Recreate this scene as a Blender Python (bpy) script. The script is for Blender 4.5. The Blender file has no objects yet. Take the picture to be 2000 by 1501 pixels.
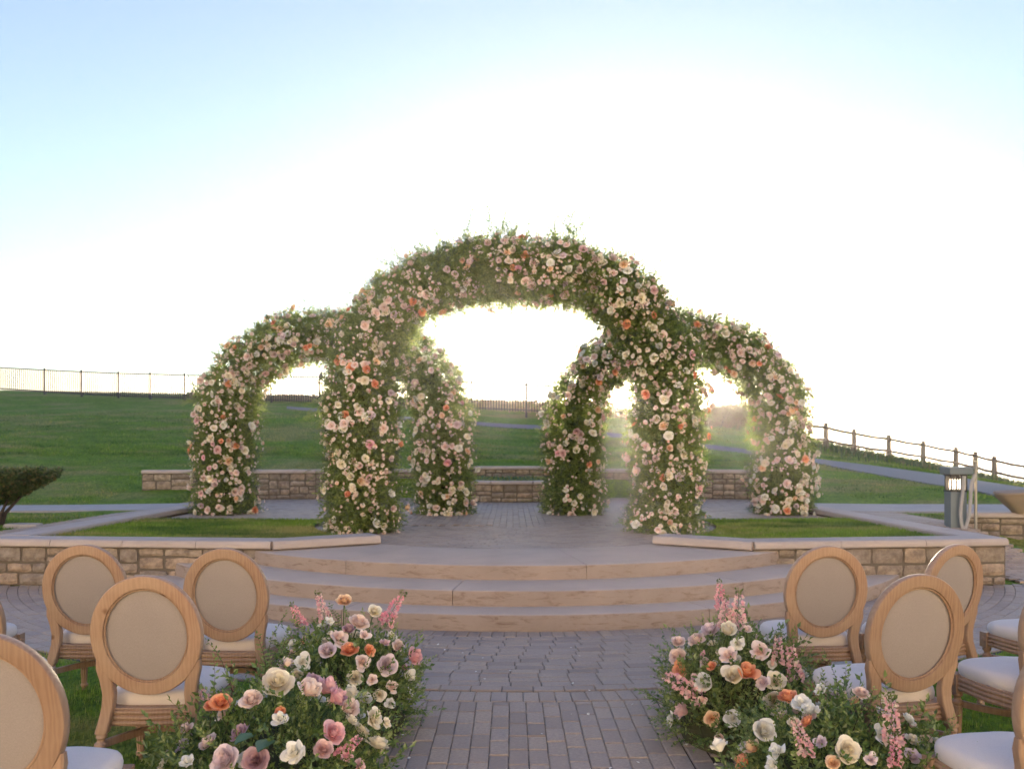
import bpy, bmesh, math, random
import numpy as np
from mathutils import Vector, Matrix, Euler, noise as mnoise

random.seed(7)
rng = np.random.default_rng(7)
scn = bpy.context.scene
COL = scn.collection
R = math.radians
pi = math.pi

# ------------------------------------------------------------------ camera, sky, sun, exposure
CAM_H, F_PX, HOR = 1.55, 1600.0, 880.0
cam_d = bpy.data.cameras.new('camera')
cam = bpy.data.objects.new('camera', cam_d)
COL.objects.link(cam)
cam.location = (0, 0, CAM_H)
cam.rotation_euler = (R(90), 0, 0)
cam_d.sensor_fit = 'HORIZONTAL'
cam_d.sensor_width = 36
cam_d.lens = 36 * F_PX / 2000
cam_d.shift_y = (HOR - 750.0) / 2000
cam_d.clip_start = 0.05
cam_d.clip_end = 60000
cam_d.dof.use_dof = True
cam_d.dof.focus_distance = 4.3
cam_d.dof.aperture_fstop = 3.6
scn.camera = cam

SUN_AZ = math.atan2(190, F_PX)            # to the right of the view axis (+Y)
SUN_EL = math.atan2(880 - 757, F_PX)
world = bpy.data.worlds.new('World')
scn.world = world
world.use_nodes = True
wn = world.node_tree
wn.nodes.clear()
w_out = wn.nodes.new('ShaderNodeOutputWorld')
w_bg = wn.nodes.new('ShaderNodeBackground')
w_sky = wn.nodes.new('ShaderNodeTexSky')
w_sky.sky_type = 'NISHITA'
w_sky.sun_disc = False
w_sky.sun_elevation = SUN_EL
w_sky.sun_rotation = SUN_AZ
w_sky.altitude = 0
w_sky.air_density = 0.9
w_sky.dust_density = 0.15
w_sky.ozone_density = 1.15
w_bg.inputs['Strength'].default_value = 0.085
# even out the clear sky a little, all the way round: radiance ** 0.75 with its hue kept
w_bw = wn.nodes.new('ShaderNodeRGBToBW'); w_pw = wn.nodes.new('ShaderNodeMath'); w_pw.operation = 'POWER'; w_pw.inputs[1].default_value = -0.25
w_sc = wn.nodes.new('ShaderNodeVectorMath'); w_sc.operation = 'SCALE'
wn.links.new(w_sky.outputs[0], w_bw.inputs[0]); wn.links.new(w_bw.outputs[0], w_pw.inputs[0])
w_hs = wn.nodes.new('ShaderNodeHueSaturation'); w_hs.inputs['Saturation'].default_value = 0.92; w_hs.inputs['Hue'].default_value = 0.527
wn.links.new(w_sky.outputs[0], w_hs.inputs['Color']); wn.links.new(w_hs.outputs[0], w_sc.inputs[0]); wn.links.new(w_pw.outputs[0], w_sc.inputs['Scale'])
wn.links.new(w_sc.outputs[0], w_bg.inputs['Color'])
wn.links.new(w_bg.outputs[0], w_out.inputs['Surface'])

sun_d = bpy.data.lights.new('sun', 'SUN')
sun_d.energy = 5.0
sun_d.angle = R(0.6)
sun_d.color = (1.0, 0.77, 0.47)
sun = bpy.data.objects.new('sun', sun_d)
COL.objects.link(sun)
sv = Vector((math.sin(SUN_AZ) * math.cos(SUN_EL), math.cos(SUN_AZ) * math.cos(SUN_EL), math.sin(SUN_EL)))
sun.rotation_euler = (-sv).to_track_quat('-Z', 'Y').to_euler()
sun.location = (6, 50, 20)

vs = scn.view_settings
vs.view_transform = 'Standard'
vs.look = 'None'
vs.gamma = 1
vs.use_curve_mapping = False
vs.exposure = 2.65
vs.use_white_balance = True
vs.white_balance_temperature = 5800
vs.white_balance_tint = 13
scn.cycles.use_denoising = True
scn.cycles.max_bounces = 8
scn.cycles.diffuse_bounces = 4
scn.cycles.transmission_bounces = 4
scn.cycles.sample_clamp_indirect = 4.0

# ------------------------------------------------------------------ helpers
def P(x, y, Y):
    """photo pixel at depth Y -> world point"""
    return Vector(((x - 1000) / F_PX * Y, Y, CAM_H - (y - HOR) / F_PX * Y))

def tag(o, label=None, cat=None, group=None, kind=None):
    if label: o['label'] = label
    if cat: o['category'] = cat
    if group: o['group'] = group
    if kind: o['kind'] = kind
    return o

def empty(name, loc=(0, 0, 0), rz=0.0):
    o = bpy.data.objects.new(name, None)
    o.empty_display_size = 0.1
    COL.objects.link(o)
    o.location = loc
    o.rotation_euler = (0, 0, rz)
    return o

def link(name, me, parent=None, mat=None, loc=None, rot=None, scale=None):
    o = bpy.data.objects.new(name, me)
    COL.objects.link(o)
    if parent is not None: o.parent = parent
    if mat is not None and not me.materials: me.materials.append(mat)
    if loc is not None: o.location = loc
    if rot is not None: o.rotation_euler = rot
    if scale is not None: o.scale = scale
    return o

def recolor(o, m):
    o.material_slots[0].link = 'OBJECT'
    o.material_slots[0].material = m

def np_mesh(name, V, Fc, mats=(), mi=None, smooth=False):
    V = np.asarray(V, np.float32).reshape(-1, 3)
    Fc = np.asarray(Fc, np.int32)
    n, k = Fc.shape
    me = bpy.data.meshes.new(name)
    me.vertices.add(len(V)); me.vertices.foreach_set('co', V.ravel())
    me.loops.add(n * k); me.loops.foreach_set('vertex_index', Fc.ravel())
    me.polygons.add(n)
    me.polygons.foreach_set('loop_start', np.arange(0, n * k, k, dtype=np.int32))
    me.polygons.foreach_set('loop_total', np.full(n, k, np.int32))
    for m in mats: me.materials.append(m)
    if mi is not None: me.polygons.foreach_set('material_index', np.asarray(mi, np.int32))
    me.polygons.foreach_set('use_smooth', np.full(n, smooth, bool))
    me.update(calc_edges=True)
    return me

class MB:
    def __init__(s): s.v, s.f, s.m = [], [], []
    def add(s, vs, fs, m=0):
        b = len(s.v)
        s.v += [tuple(v) for v in vs]
        s.f += [tuple(i + b for i in f) for f in fs]
        s.m += [m] * len(fs)
    def box(s, c, d, m=0, rz=0.0):
        hx, hy, hz = d[0] / 2, d[1] / 2, d[2] / 2
        ca, sa = math.cos(rz), math.sin(rz)
        vs = []
        for z in (-hz, hz):
            for x, y in ((-hx, -hy), (hx, -hy), (hx, hy), (-hx, hy)):
                vs.append((c[0] + x * ca - y * sa, c[1] + x * sa + y * ca, c[2] + z))
        s.add(vs, [(3, 2, 1, 0), (4, 5, 6, 7), (0, 1, 5, 4), (1, 2, 6, 5), (2, 3, 7, 6), (3, 0, 4, 7)], m)
    def rings(s, rings, m=0, caps=True):
        """loft a list of equal-length closed rings"""
        n = len(rings[0]); vs = [p for r in rings for p in r]; fs = []
        for i in range(len(rings) - 1):
            for j in range(n):
                a, b = i * n + j, i * n + (j + 1) % n
                fs.append((a, b, b + n, a + n))
        if caps:
            fs.append(tuple(range(n - 1, -1, -1)))
            fs.append(tuple((len(rings) - 1) * n + j for j in range(n)))
        s.add(vs, fs, m)
    def lathe(s, prof, c=(0, 0, 0), n=12, m=0):
        """prof: (radius, z, dx, dy)"""
        rs = []
        for p in prof:
            r, z = p[0], p[1]; dx = p[2] if len(p) > 2 else 0; dy = p[3] if len(p) > 3 else 0
            rs.append([(c[0] + dx + r * math.cos(2 * pi * j / n), c[1] + dy + r * math.sin(2 * pi * j / n), c[2] + z) for j in range(n)])
        s.rings(rs, m)
    def tube(s, pts, rad, n=6, m=0):
        pts = [Vector(p) for p in pts]; rs = []
        up = Vector((0.13, 0.2, 1)).normalized()
        for i, p in enumerate(pts):
            t = (pts[min(i + 1, len(pts) - 1)] - pts[max(i - 1, 0)]).normalized()
            a = t.cross(up)
            if a.length < 1e-3: a = t.cross(Vector((1, 0, 0)))
            a.normalize(); b = t.cross(a)
            r = rad[i] if isinstance(rad, (list, tuple)) else rad
            rs.append([p + a * (r * math.cos(2 * pi * j / n)) + b * (r * math.sin(2 * pi * j / n)) for j in range(n)])
        s.rings(rs, m)
    def mesh(s, name, mats, smooth=False, bevel=0, autosmooth=None):
        me = bpy.data.meshes.new(name)
        me.from_pydata(s.v, [], s.f)
        for m in (mats if isinstance(mats, (list, tuple)) else [mats]): me.materials.append(m)
        me.polygons.foreach_set('material_index', s.m)
        bm = bmesh.new(); bm.from_mesh(me)
        bmesh.ops.recalc_face_normals(bm, faces=bm.faces)
        if bevel:
            es = [e for e in bm.edges if len(e.link_faces) == 2 and e.calc_face_angle(0) > 0.6]
            bmesh.ops.bevel(bm, geom=es, offset=bevel, segments=2, affect='EDGES', profile=0.5)
        for f in bm.faces: f.smooth = smooth
        if smooth:
            for e in bm.edges:
                e.smooth = not (len(e.link_faces) == 2 and e.calc_face_angle(0) > (autosmooth or 0.7))
        bm.to_mesh(me); bm.free()
        return me
    def build(s, name, mats, parent=None, **kw):
        return link(name, s.mesh(name, mats, **kw), parent)

def smooth01(a, b, x):
    t = np.clip((np.asarray(x, float) - a) / (b - a), 0, 1)
    return t * t * (3 - 2 * t)

def rotmats(d, roll):
    """rotation matrices (n,3,3): local +Y along d, roll about it"""
    d = d / np.linalg.norm(d, axis=1, keepdims=True)
    up = np.tile(np.array([[0., 0., 1.]]), (len(d), 1))
    up[np.abs(d[:, 2]) > 0.95] = (1, 0, 0)
    x = np.cross(d, up); x /= np.linalg.norm(x, axis=1, keepdims=True)
    z = np.cross(x, d)
    c, s_ = np.cos(roll)[:, None], np.sin(roll)[:, None]
    x2 = x * c + z * s_; z2 = -x * s_ + z * c
    return np.stack([x2, d, z2], axis=2)

def scatter(tv, tf, pos, rot, scale):
    """replicate a template: returns V, F"""
    n, m = len(pos), len(tv)
    sc = np.asarray(scale, float)
    if sc.ndim == 1: sc = sc[:, None]
    V = np.einsum('nij,nmj->nmi', rot, tv[None, :, :] * sc[:, None, :]) + pos[:, None, :]
    Fc = tf[None] + (np.arange(n) * m)[:, None, None]
    return V.reshape(-1, 3), Fc.reshape(-1, tf.shape[1])

def rand_dirs(n):
    v = rng.normal(size=(n, 3))
    return v / np.linalg.norm(v, axis=1, keepdims=True)

# ------------------------------------------------------------------ materials
class NT:
    def __init__(s, name):
        s.m = bpy.data.materials.new(name); s.m.use_nodes = True
        s.t = s.m.node_tree; s.t.nodes.clear()
        s.out = s.n('OutputMaterial')
    def n(s, typ, **kw):
        nd = s.t.nodes.new('ShaderNode' + typ)
        for k, v in kw.items(): setattr(nd, k, v)
        return nd
    def l(s, a, b): s.t.links.new(a, b)
    def coord(s, kind='Object', scale=(1, 1, 1)):
        c = s.n('TexCoord'); mp = s.n('Mapping'); mp.inputs['Scale'].default_value = scale
        s.l(c.outputs[kind], mp.inputs['Vector']); return mp.outputs[0]
    def pos(s, scale=(1, 1, 1)):
        g = s.n('NewGeometry'); mp = s.n('Mapping'); mp.inputs['Scale'].default_value = scale
        s.l(g.outputs['Position'], mp.inputs['Vector']); return mp.outputs[0]
    def noise(s, vec, scale, detail=4, rough=0.55, dist=0.0):
        nz = s.n('TexNoise'); nz.inputs['Scale'].default_value = scale; nz.inputs['Detail'].default_value = detail
        nz.inputs['Roughness'].default_value = rough; nz.inputs['Distortion'].default_value = dist
        s.l(vec, nz.inputs['Vector']); return nz.outputs['Fac']
    def ramp(s, fac, stops, interp='LINEAR'):
        r = s.n('ValToRGB'); r.color_ramp.interpolation = interp
        e = r.color_ramp.elements
        e[0].position, e[0].color = stops[0][0], (*stops[0][1], 1)
        e[1].position, e[1].color = stops[-1][0], (*stops[-1][1], 1)
        for p, c in stops[1:-1]:
            q = e.new(p); q.color = (*c, 1)
        s.l(fac, r.inputs['Fac']); return r.outputs['Color']
    def mix(s, fac, a, b, mode='MIX'):
        mx = s.n('Mix', data_type='RGBA', blend_type=mode)
        for sock, v in ((mx.inputs[0], fac), (mx.inputs[6], a), (mx.inputs[7], b)):
            if hasattr(v, 'is_linked'): s.l(v, sock)
            else: sock.default_value = v if isinstance(v, float) else (*v, 1)
        return mx.outputs[2]
    def math(s, op, a, b=0.0):
        mt = s.n('Math', operation=op)
        for sock, v in ((mt.inputs[0], a), (mt.inputs[1], b)):
            if hasattr(v, 'is_linked'): s.l(v, sock)
            else: sock.default_value = v
        return mt.outputs[0]
    def rnd(s):
        """a random number per object and per loose piece"""
        a = s.n('ObjectInfo').outputs['Random']; b = s.n('NewGeometry').outputs['Random Per Island']
        return s.math('FRACT', s.math('ADD', a, b))
    def bump(s, h, strength=0.3, dist=0.01):
        b = s.n('Bump'); b.inputs['Strength'].default_value = strength; b.inputs['Distance'].default_value = dist
        s.l(h, b.inputs['Height']); return b.outputs[0]
    def principled(s, color, rough=0.7, normal=None, spec=0.4, **kw):
        p = s.n('BsdfPrincipled')
        if hasattr(color, 'is_linked'): s.l(color, p.inputs['Base Color'])
        else: p.inputs['Base Color'].default_value = (*color, 1)
        if hasattr(rough, 'is_linked'): s.l(rough, p.inputs['Roughness'])
        else: p.inputs['Roughness'].default_value = rough
        p.inputs['Specular IOR Level'].default_value = spec
        if normal is not None: s.l(normal, p.inputs['Normal'])
        for k, v in kw.items(): p.inputs[k.replace('_', ' ')].default_value = v
        s.l(p.outputs[0], s.out.inputs['Surface']); return p
    def thin(s, color, trans=0.4, gloss=0.08, rough=0.35):
        """thin leaf or petal: diffuse + light let through + a little gloss"""
        d = s.n('BsdfDiffuse'); t = s.n('BsdfTranslucent'); g = s.n('BsdfGlossy')
        g.inputs['Roughness'].default_value = rough
        for sh in (d, t):
            if hasattr(color, 'is_linked'): s.l(color, sh.inputs['Color'])
            else: sh.inputs['Color'].default_value = (*color, 1)
        m1 = s.n('MixShader'); m1.inputs[0].default_value = trans
        s.l(d.outputs[0], m1.inputs[1]); s.l(t.outputs[0], m1.inputs[2])
        m2 = s.n('MixShader'); m2.inputs[0].default_value = gloss
        s.l(m1.outputs[0], m2.inputs[1]); s.l(g.outputs[0], m2.inputs[2])
        s.l(m2.outputs[0], s.out.inputs['Surface'])

def mat_leaf(name, stops, trans=0.4, gloss=0.06, patchy=False):
    t = NT(name)
    r = t.rnd()
    c = t.ramp(r, stops)
    if patchy:                                   # drier and greener patches
        f = t.noise(t.pos((1, 2.2, 1)), 0.28, 6, 0.65)
        c = t.mix(t.ramp(f, [(0.47, (0, 0, 0)), (0.58, (0.8, 0.8, 0.8))]), c, (0.40, 0.34, 0.12))
        g = t.noise(t.pos((1, 2.0, 1)), 0.55, 5, 0.65)
        c = t.mix(t.ramp(g, [(0.40, (0.9, 0.9, 0.9)), (0.54, (0, 0, 0))]), c, (0.055, 0.125, 0.018))
    t.thin(c, trans, gloss)
    return t.m

def mat_petal(name, inner, outer, trans=0.22):
    t = NT(name)
    c = t.coord('Object')
    ln = t.n('VectorMath', operation='LENGTH'); t.l(c, ln.inputs[0])
    nz = t.noise(c, 2.5, 2)
    f = t.math('ADD', t.math('MULTIPLY', ln.outputs['Value'], 0.8), t.math('MULTIPLY', nz, 0.35))
    col = t.ramp(f, [(0.35, inner), (1.0, outer)])
    r = t.rnd()
    v = t.n('HueSaturation'); v.inputs['Hue'].default_value = 0.5
    t.l(t.math('ADD', t.math('MULTIPLY', r, 0.28), 0.82), v.inputs['Value']); t.l(t.math('ADD', t.math('MULTIPLY', r, 0.024), 0.488), v.inputs['Hue']); t.l(col, v.inputs['Color'])
    t.thin(v.outputs[0], trans, 0.03, 0.45)
    return t.m

def mat_petal_mix(name, stops, trans=0.3):
    """joined small roses: the colour changes from petal to petal piece"""
    t = NT(name)
    t.thin(t.ramp(t.rnd(), stops, 'LINEAR'), trans, 0.03, 0.45)
    return t.m

def mat_wood():
    t = NT('bleached_oak')
    o = t.coord('Object', (1, 1, 1))
    wv = t.n('TexWave', wave_type='BANDS', bands_direction='X'); wv.inputs['Scale'].default_value = 9
    wv.inputs['Distortion'].default_value = 11; wv.inputs['Detail'].default_value = 3; wv.inputs['Detail Scale'].default_value = 1.2
    mp = t.coord('Object', (2.0, 2.0, 0.35)); t.l(mp, wv.inputs['Vector'])
    fine = t.noise(t.coord('Object', (60, 60, 5)), 3, 4)
    base = t.ramp(wv.outputs['Fac'], [(0.0, (0.285, 0.18, 0.12)), (0.55, (0.325, 0.208, 0.14)), (1.0, (0.36, 0.236, 0.16))])
    base = t.mix(t.math('MULTIPLY', fine, 0.45), base, (0.26, 0.15, 0.085))
    blotch = t.noise(o, 5, 3)
    base = t.mix(t.ramp(blotch, [(0.4, (0, 0, 0)), (0.75, (0.55, 0.55, 0.55))]), base, (0.42, 0.31, 0.22))
    vo = t.n('TexVoronoi'); vo.inputs['Scale'].default_value = 5.5
    oi = t.n('ObjectInfo'); ad = t.n('VectorMath', operation='ADD'); t.l(o, ad.inputs[0])
    cv = t.n('CombineXYZ'); t.l(t.math('MULTIPLY', oi.outputs['Random'], 9.0), cv.inputs[0]); t.l(cv.outputs[0], ad.inputs[1])
    t.l(ad.outputs[0], vo.inputs['Vector'])
    kn = t.ramp(vo.outputs['Distance'], [(0.04, (1, 1, 1)), (0.11, (0, 0, 0))])
    base = t.mix(t.math('MULTIPLY', kn, 0.8), base, (0.11, 0.045, 0.02))
    hv = t.n('HueSaturation'); t.l(base, hv.inputs['Color']); t.l(t.math('ADD', t.math('MULTIPLY', oi.outputs['Random'], 0.22), 0.88), hv.inputs['Value'])
    t.principled(hv.outputs[0], 0.5, t.bump(fine, 0.15, 0.002), 0.4)
    return t.m

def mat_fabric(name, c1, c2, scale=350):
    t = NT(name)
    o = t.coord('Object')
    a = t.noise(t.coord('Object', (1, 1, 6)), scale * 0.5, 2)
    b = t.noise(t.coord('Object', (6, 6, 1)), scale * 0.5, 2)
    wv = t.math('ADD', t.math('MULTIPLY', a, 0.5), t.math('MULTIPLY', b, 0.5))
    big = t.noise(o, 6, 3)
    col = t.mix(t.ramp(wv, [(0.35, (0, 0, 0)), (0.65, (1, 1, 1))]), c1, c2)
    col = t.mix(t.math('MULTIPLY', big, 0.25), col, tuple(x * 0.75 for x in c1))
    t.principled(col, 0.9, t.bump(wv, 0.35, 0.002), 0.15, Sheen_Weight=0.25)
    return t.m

def mat_brick():
    t = NT('paver_brick')
    p = t.pos()
    r = t.rnd()
    col = t.ramp(r, [(0.0, (0.31, 0.245, 0.195)), (0.3, (0.385, 0.305, 0.24)), (0.55, (0.435, 0.35, 0.28)),
                     (0.8, (0.46, 0.36, 0.265)), (1.0, (0.36, 0.30, 0.255))])
    n1 = t.noise(p, 55, 4, 0.7)
    col = t.mix(t.ramp(n1, [(0.35, (0.6, 0.6, 0.6)), (0.7, (0, 0, 0))]), col, (0.20, 0.165, 0.15))
    n2 = t.noise(p, 1.2, 4)
    col = t.mix(t.ramp(n2, [(0.45, (0, 0, 0)), (0.8, (0.45, 0.45, 0.45))]), col, (0.40, 0.34, 0.30))
    n3 = t.noise(p, 260, 2)
    rough = t.math('ADD', t.math('MULTIPLY', n1, 0.25), 0.5)
    t.principled(col, rough, t.bump(t.math('ADD', n1, t.math('MULTIPLY', n3, 0.6)), 0.5, 0.003), 0.35)
    return t.m

def mat_concrete(name, c, stain, dirt=0.6, sc=1.0, tread=None):
    t = NT(name)
    p = t.pos()
    a = t.noise(p, 2.2 * sc, 6, 0.6)
    b = t.noise(p, 40 * sc, 4, 0.6)
    d = t.noise(t.pos((1.0, 1.0, 4.0)), 5 * sc, 6, 0.7, 0.6)
    col = t.mix(t.ramp(a, [(0.3, (0, 0, 0)), (0.75, (1, 1, 1))]), c, tuple(x * 0.78 for x in c))
    col = t.mix(t.ramp(d, [(0.52, (0, 0, 0)), (0.72, (dirt, dirt, dirt))]), col, stain)
    col = t.mix(t.math('MULTIPLY', b, 0.35), col, tuple(x * 0.7 for x in c))
    if tread:                                   # sky light painted in: paler, greyer tops; risers keep their tan and rust stains
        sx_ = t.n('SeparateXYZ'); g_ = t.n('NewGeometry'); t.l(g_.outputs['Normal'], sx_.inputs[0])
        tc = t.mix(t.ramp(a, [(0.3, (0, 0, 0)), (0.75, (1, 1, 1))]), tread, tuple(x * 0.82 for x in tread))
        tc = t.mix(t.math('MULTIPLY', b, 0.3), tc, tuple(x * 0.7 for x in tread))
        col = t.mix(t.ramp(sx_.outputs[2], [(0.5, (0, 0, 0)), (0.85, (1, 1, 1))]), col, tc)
    t.principled(col, 0.72, t.bump(b, 0.35, 0.003), 0.3)
    return t.m

def mat_stone():
    t = NT('wall_stone')
    p = t.pos()
    r = t.rnd()
    col = t.ramp(r, [(0.0, (0.22, 0.185, 0.15)), (0.25, (0.36, 0.295, 0.225)), (0.5, (0.44, 0.335, 0.24)),
                     (0.75, (0.28, 0.245, 0.21)), (1.0, (0.49, 0.405, 0.31))])
    a = t.noise(p, 9, 6, 0.65)
    col = t.mix(t.ramp(a, [(0.38, (0.75, 0.75, 0.75)), (0.62, (0, 0, 0))]), col, (0.15, 0.115, 0.09))
    b = t.noise(p, 28, 5, 0.7)
    col = t.mix(t.ramp(b, [(0.55, (0, 0, 0)), (0.75, (0.4, 0.4, 0.4))]), col, (0.50, 0.42, 0.33))
    t.principled(col, 0.85, t.bump(t.math('ADD', a, b), 0.8, 0.012), 0.25)
    return t.m

def mat_plain(name, c, rough=0.6, nscale=20, amt=0.4, bumpd=0.002, metallic=0.0, spec=0.4):
    t = NT(name)
    p = t.pos()
    n = t.noise(p, nscale, 5, 0.6)
    col = t.mix(t.math('MULTIPLY', n, amt), c, tuple(x * 0.55 for x in c))
    t.principled(col, rough, t.bump(n, 0.4, bumpd), spec, Metallic=metallic)
    return t.m

def mat_lawn():
    t = NT('lawn')
    p = t.pos()
    a = t.noise(t.pos((1, 2.2, 1)), 0.28, 6, 0.65)
    b = t.noise(t.pos((1, 1.5, 1)), 2.5, 5, 0.65)
    c = t.noise(t.pos((1.0, 0.45, 1)), 22, 4, 0.7)
    col = t.ramp(b, [(0.30, (0.10, 0.18, 0.015)), (0.5, (0.17, 0.28, 0.022)), (0.70, (0.23, 0.33, 0.035))])
    col = t.mix(t.ramp(a, [(0.47, (0, 0, 0)), (0.60, (0.75, 0.75, 0.75))]), col, (0.34, 0.30, 0.10))
    col = t.mix(t.ramp(c, [(0.35, (0.7, 0.7, 0.7)), (0.6, (0, 0, 0))]), col, (0.035, 0.07, 0.015))
    t.principled(col, 0.85, t.bump(c, 1.0, 0.05), 0.1)
    return t.m

M = {}
M['wood'] = mat_wood()
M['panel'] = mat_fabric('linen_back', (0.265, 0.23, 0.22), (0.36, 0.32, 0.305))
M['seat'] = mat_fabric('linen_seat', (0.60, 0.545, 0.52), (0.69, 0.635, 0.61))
M['brick'] = mat_brick()
M['mortar'] = mat_plain('joint_sand', (0.085, 0.072, 0.063), 0.95, 60, 0.6)
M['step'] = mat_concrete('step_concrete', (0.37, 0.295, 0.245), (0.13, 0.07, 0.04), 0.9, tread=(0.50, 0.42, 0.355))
M['landing'] = mat_concrete('landing_concrete', (0.36, 0.32, 0.29), (0.26, 0.215, 0.18), 0.4)
M['cap'] = mat_concrete('cap_concrete', (0.50, 0.425, 0.38), (0.36, 0.28, 0.23), 0.5)
M['path'] = mat_concrete('path_concrete', (0.42, 0.39, 0.37), (0.3, 0.26, 0.235), 0.4)
M['asphalt'] = mat_plain('worn_asphalt', (0.22, 0.215, 0.215), 0.85, 40, 0.35)
M['stone'] = mat_stone()
M['wallmortar'] = mat_plain('wall_mortar', (0.15, 0.125, 0.10), 0.95, 50, 0.5)
M['lawn'] = mat_lawn()
M['soil'] = mat_plain('dark_mulch', (0.030, 0.022, 0.018), 0.95, 45, 0.6, 0.02)
M['grass'] = mat_leaf('grass_blade', [(0, (0.15, 0.25, 0.02)), (0.5, (0.21, 0.34, 0.028)), (0.85, (0.27, 0.385, 0.045)), (1, (0.36, 0.36, 0.10))], 0.42, 0.03, True)
M['leaf'] = mat_leaf('arch_leaf', [(0, (0.12, 0.18, 0.045)), (0.4, (0.21, 0.28, 0.065)), (0.75, (0.29, 0.36, 0.085)), (1, (0.38, 0.42, 0.12))], 0.5)
M['leaf2'] = mat_leaf('glossy_leaf', [(0, (0.085, 0.15, 0.035)), (0.5, (0.15, 0.235, 0.055)), (0.85, (0.23, 0.31, 0.075)), (1, (0.31, 0.37, 0.12))], 0.4, 0.07)
M['sage'] = mat_leaf('eucalyptus_leaf', [(0, (0.10, 0.125, 0.085)), (1, (0.17, 0.20, 0.14))], 0.35)
M['fern'] = mat_leaf('fern_leaf', [(0, (0.085, 0.13, 0.028)), (0.6, (0.15, 0.20, 0.045)), (1, (0.23, 0.26, 0.06))], 0.55)
M['bigleaf'] = mat_leaf('dark_broad_leaf', [(0, (0.05, 0.105, 0.035)), (1, (0.075, 0.15, 0.045))], 0.15, 0.1)
M['hedge'] = mat_leaf('hedge_leaf', [(0, (0.055, 0.09, 0.026)), (0.6, (0.10, 0.15, 0.035)), (1, (0.24, 0.18, 0.07))], 0.4)
M['scrub'] = mat_leaf('scrub_leaf', [(0, (0.20, 0.13, 0.085)), (0.6, (0.27, 0.18, 0.105)), (1, (0.24, 0.21, 0.09))], 0.45)
M['twig'] = mat_plain('dark_twig', (0.055, 0.032, 0.025), 0.8, 60, 0.4)
M['greentwig'] = mat_plain('green_stem', (0.07, 0.11, 0.035), 0.7, 60, 0.3)
M['core'] = mat_plain('moss_core', (0.06, 0.065, 0.026), 1.0, 30, 0.6, 0.02)
M['bark'] = mat_plain('bark', (0.055, 0.042, 0.035), 0.9, 30, 0.5, 0.01)
M['iron'] = mat_plain('black_iron', (0.02, 0.02, 0.022), 0.5, 30, 0.3)
M['rail'] = mat_plain('weathered_timber', (0.19, 0.145, 0.115), 0.85, 14, 0.5, 0.01)
M['canvas'] = mat_plain('tan_canvas', (0.33, 0.255, 0.19), 0.85, 8, 0.4, 0.006)
M['bluegrey'] = mat_plain('blue_grey_metal', (0.16, 0.20, 0.225), 0.55, 15, 0.35)
M['steel'] = mat_plain('brushed_steel', (0.36, 0.34, 0.31), 0.35, 40, 0.2, 0.001, 0.7)
M['hose'] = mat_plain('grey_conduit', (0.38, 0.37, 0.37), 0.5, 30, 0.2)

PETALS = {
    'cream':  ((0.88, 0.78, 0.56), (0.90, 0.85, 0.72)),
    'white':  ((0.88, 0.85, 0.72), (0.90, 0.89, 0.84)),
    'blush':  ((0.86, 0.62, 0.53), (0.89, 0.77, 0.71)),
    'pink':   ((0.82, 0.40, 0.44), (0.87, 0.58, 0.60)),
    'coral':  ((0.86, 0.30, 0.14), (0.88, 0.47, 0.28)),
    'peach':  ((0.88, 0.54, 0.30), (0.90, 0.70, 0.49)),
    'lilac':  ((0.74, 0.57, 0.60), (0.84, 0.73, 0.75)),
    'mauve':  ((0.40, 0.22, 0.26), (0.60, 0.42, 0.45)),
    'dusty':  ((0.74, 0.45, 0.43), (0.83, 0.61, 0.58)),
}
for k_, (a_, b_) in PETALS.items(): M['p_' + k_] = mat_petal('petal_' + k_, a_, b_)
M['p_mix'] = mat_petal_mix('small_rose_petals', [(0, (0.88, 0.83, 0.67)), (0.3, (0.88, 0.74, 0.60)), (0.55, (0.86, 0.63, 0.56)), (0.8, (0.89, 0.85, 0.73)), (0.95, (0.86, 0.52, 0.34)), (1, (0.80, 0.46, 0.48))])
M['p_snap'] = mat_petal_mix('larkspur_petals', [(0, (0.84, 0.52, 0.52)), (0.4, (0.86, 0.64, 0.58)), (0.7, (0.78, 0.36, 0.42)), (1, (0.86, 0.78, 0.62))])
M['p_snap_pink'] = mat_petal_mix('larkspur_pink_petals', [(0, (0.80, 0.30, 0.38)), (0.6, (0.84, 0.44, 0.48)), (1, (0.86, 0.62, 0.60))])

# ------------------------------------------------------------------ ground, terrain, sea
CX, CY = 0.05, 12.35                    # centre of the round stage
R_BRICK, R3, R2, R1 = 2.95, 4.31, 4.93, 5.30
Z1, Z2, Z3 = 0.143, 0.286, 0.43
R_RING, R_AISLE = 7.06, 7.27            # paving ring, soldier course at the head of the aisle

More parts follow.
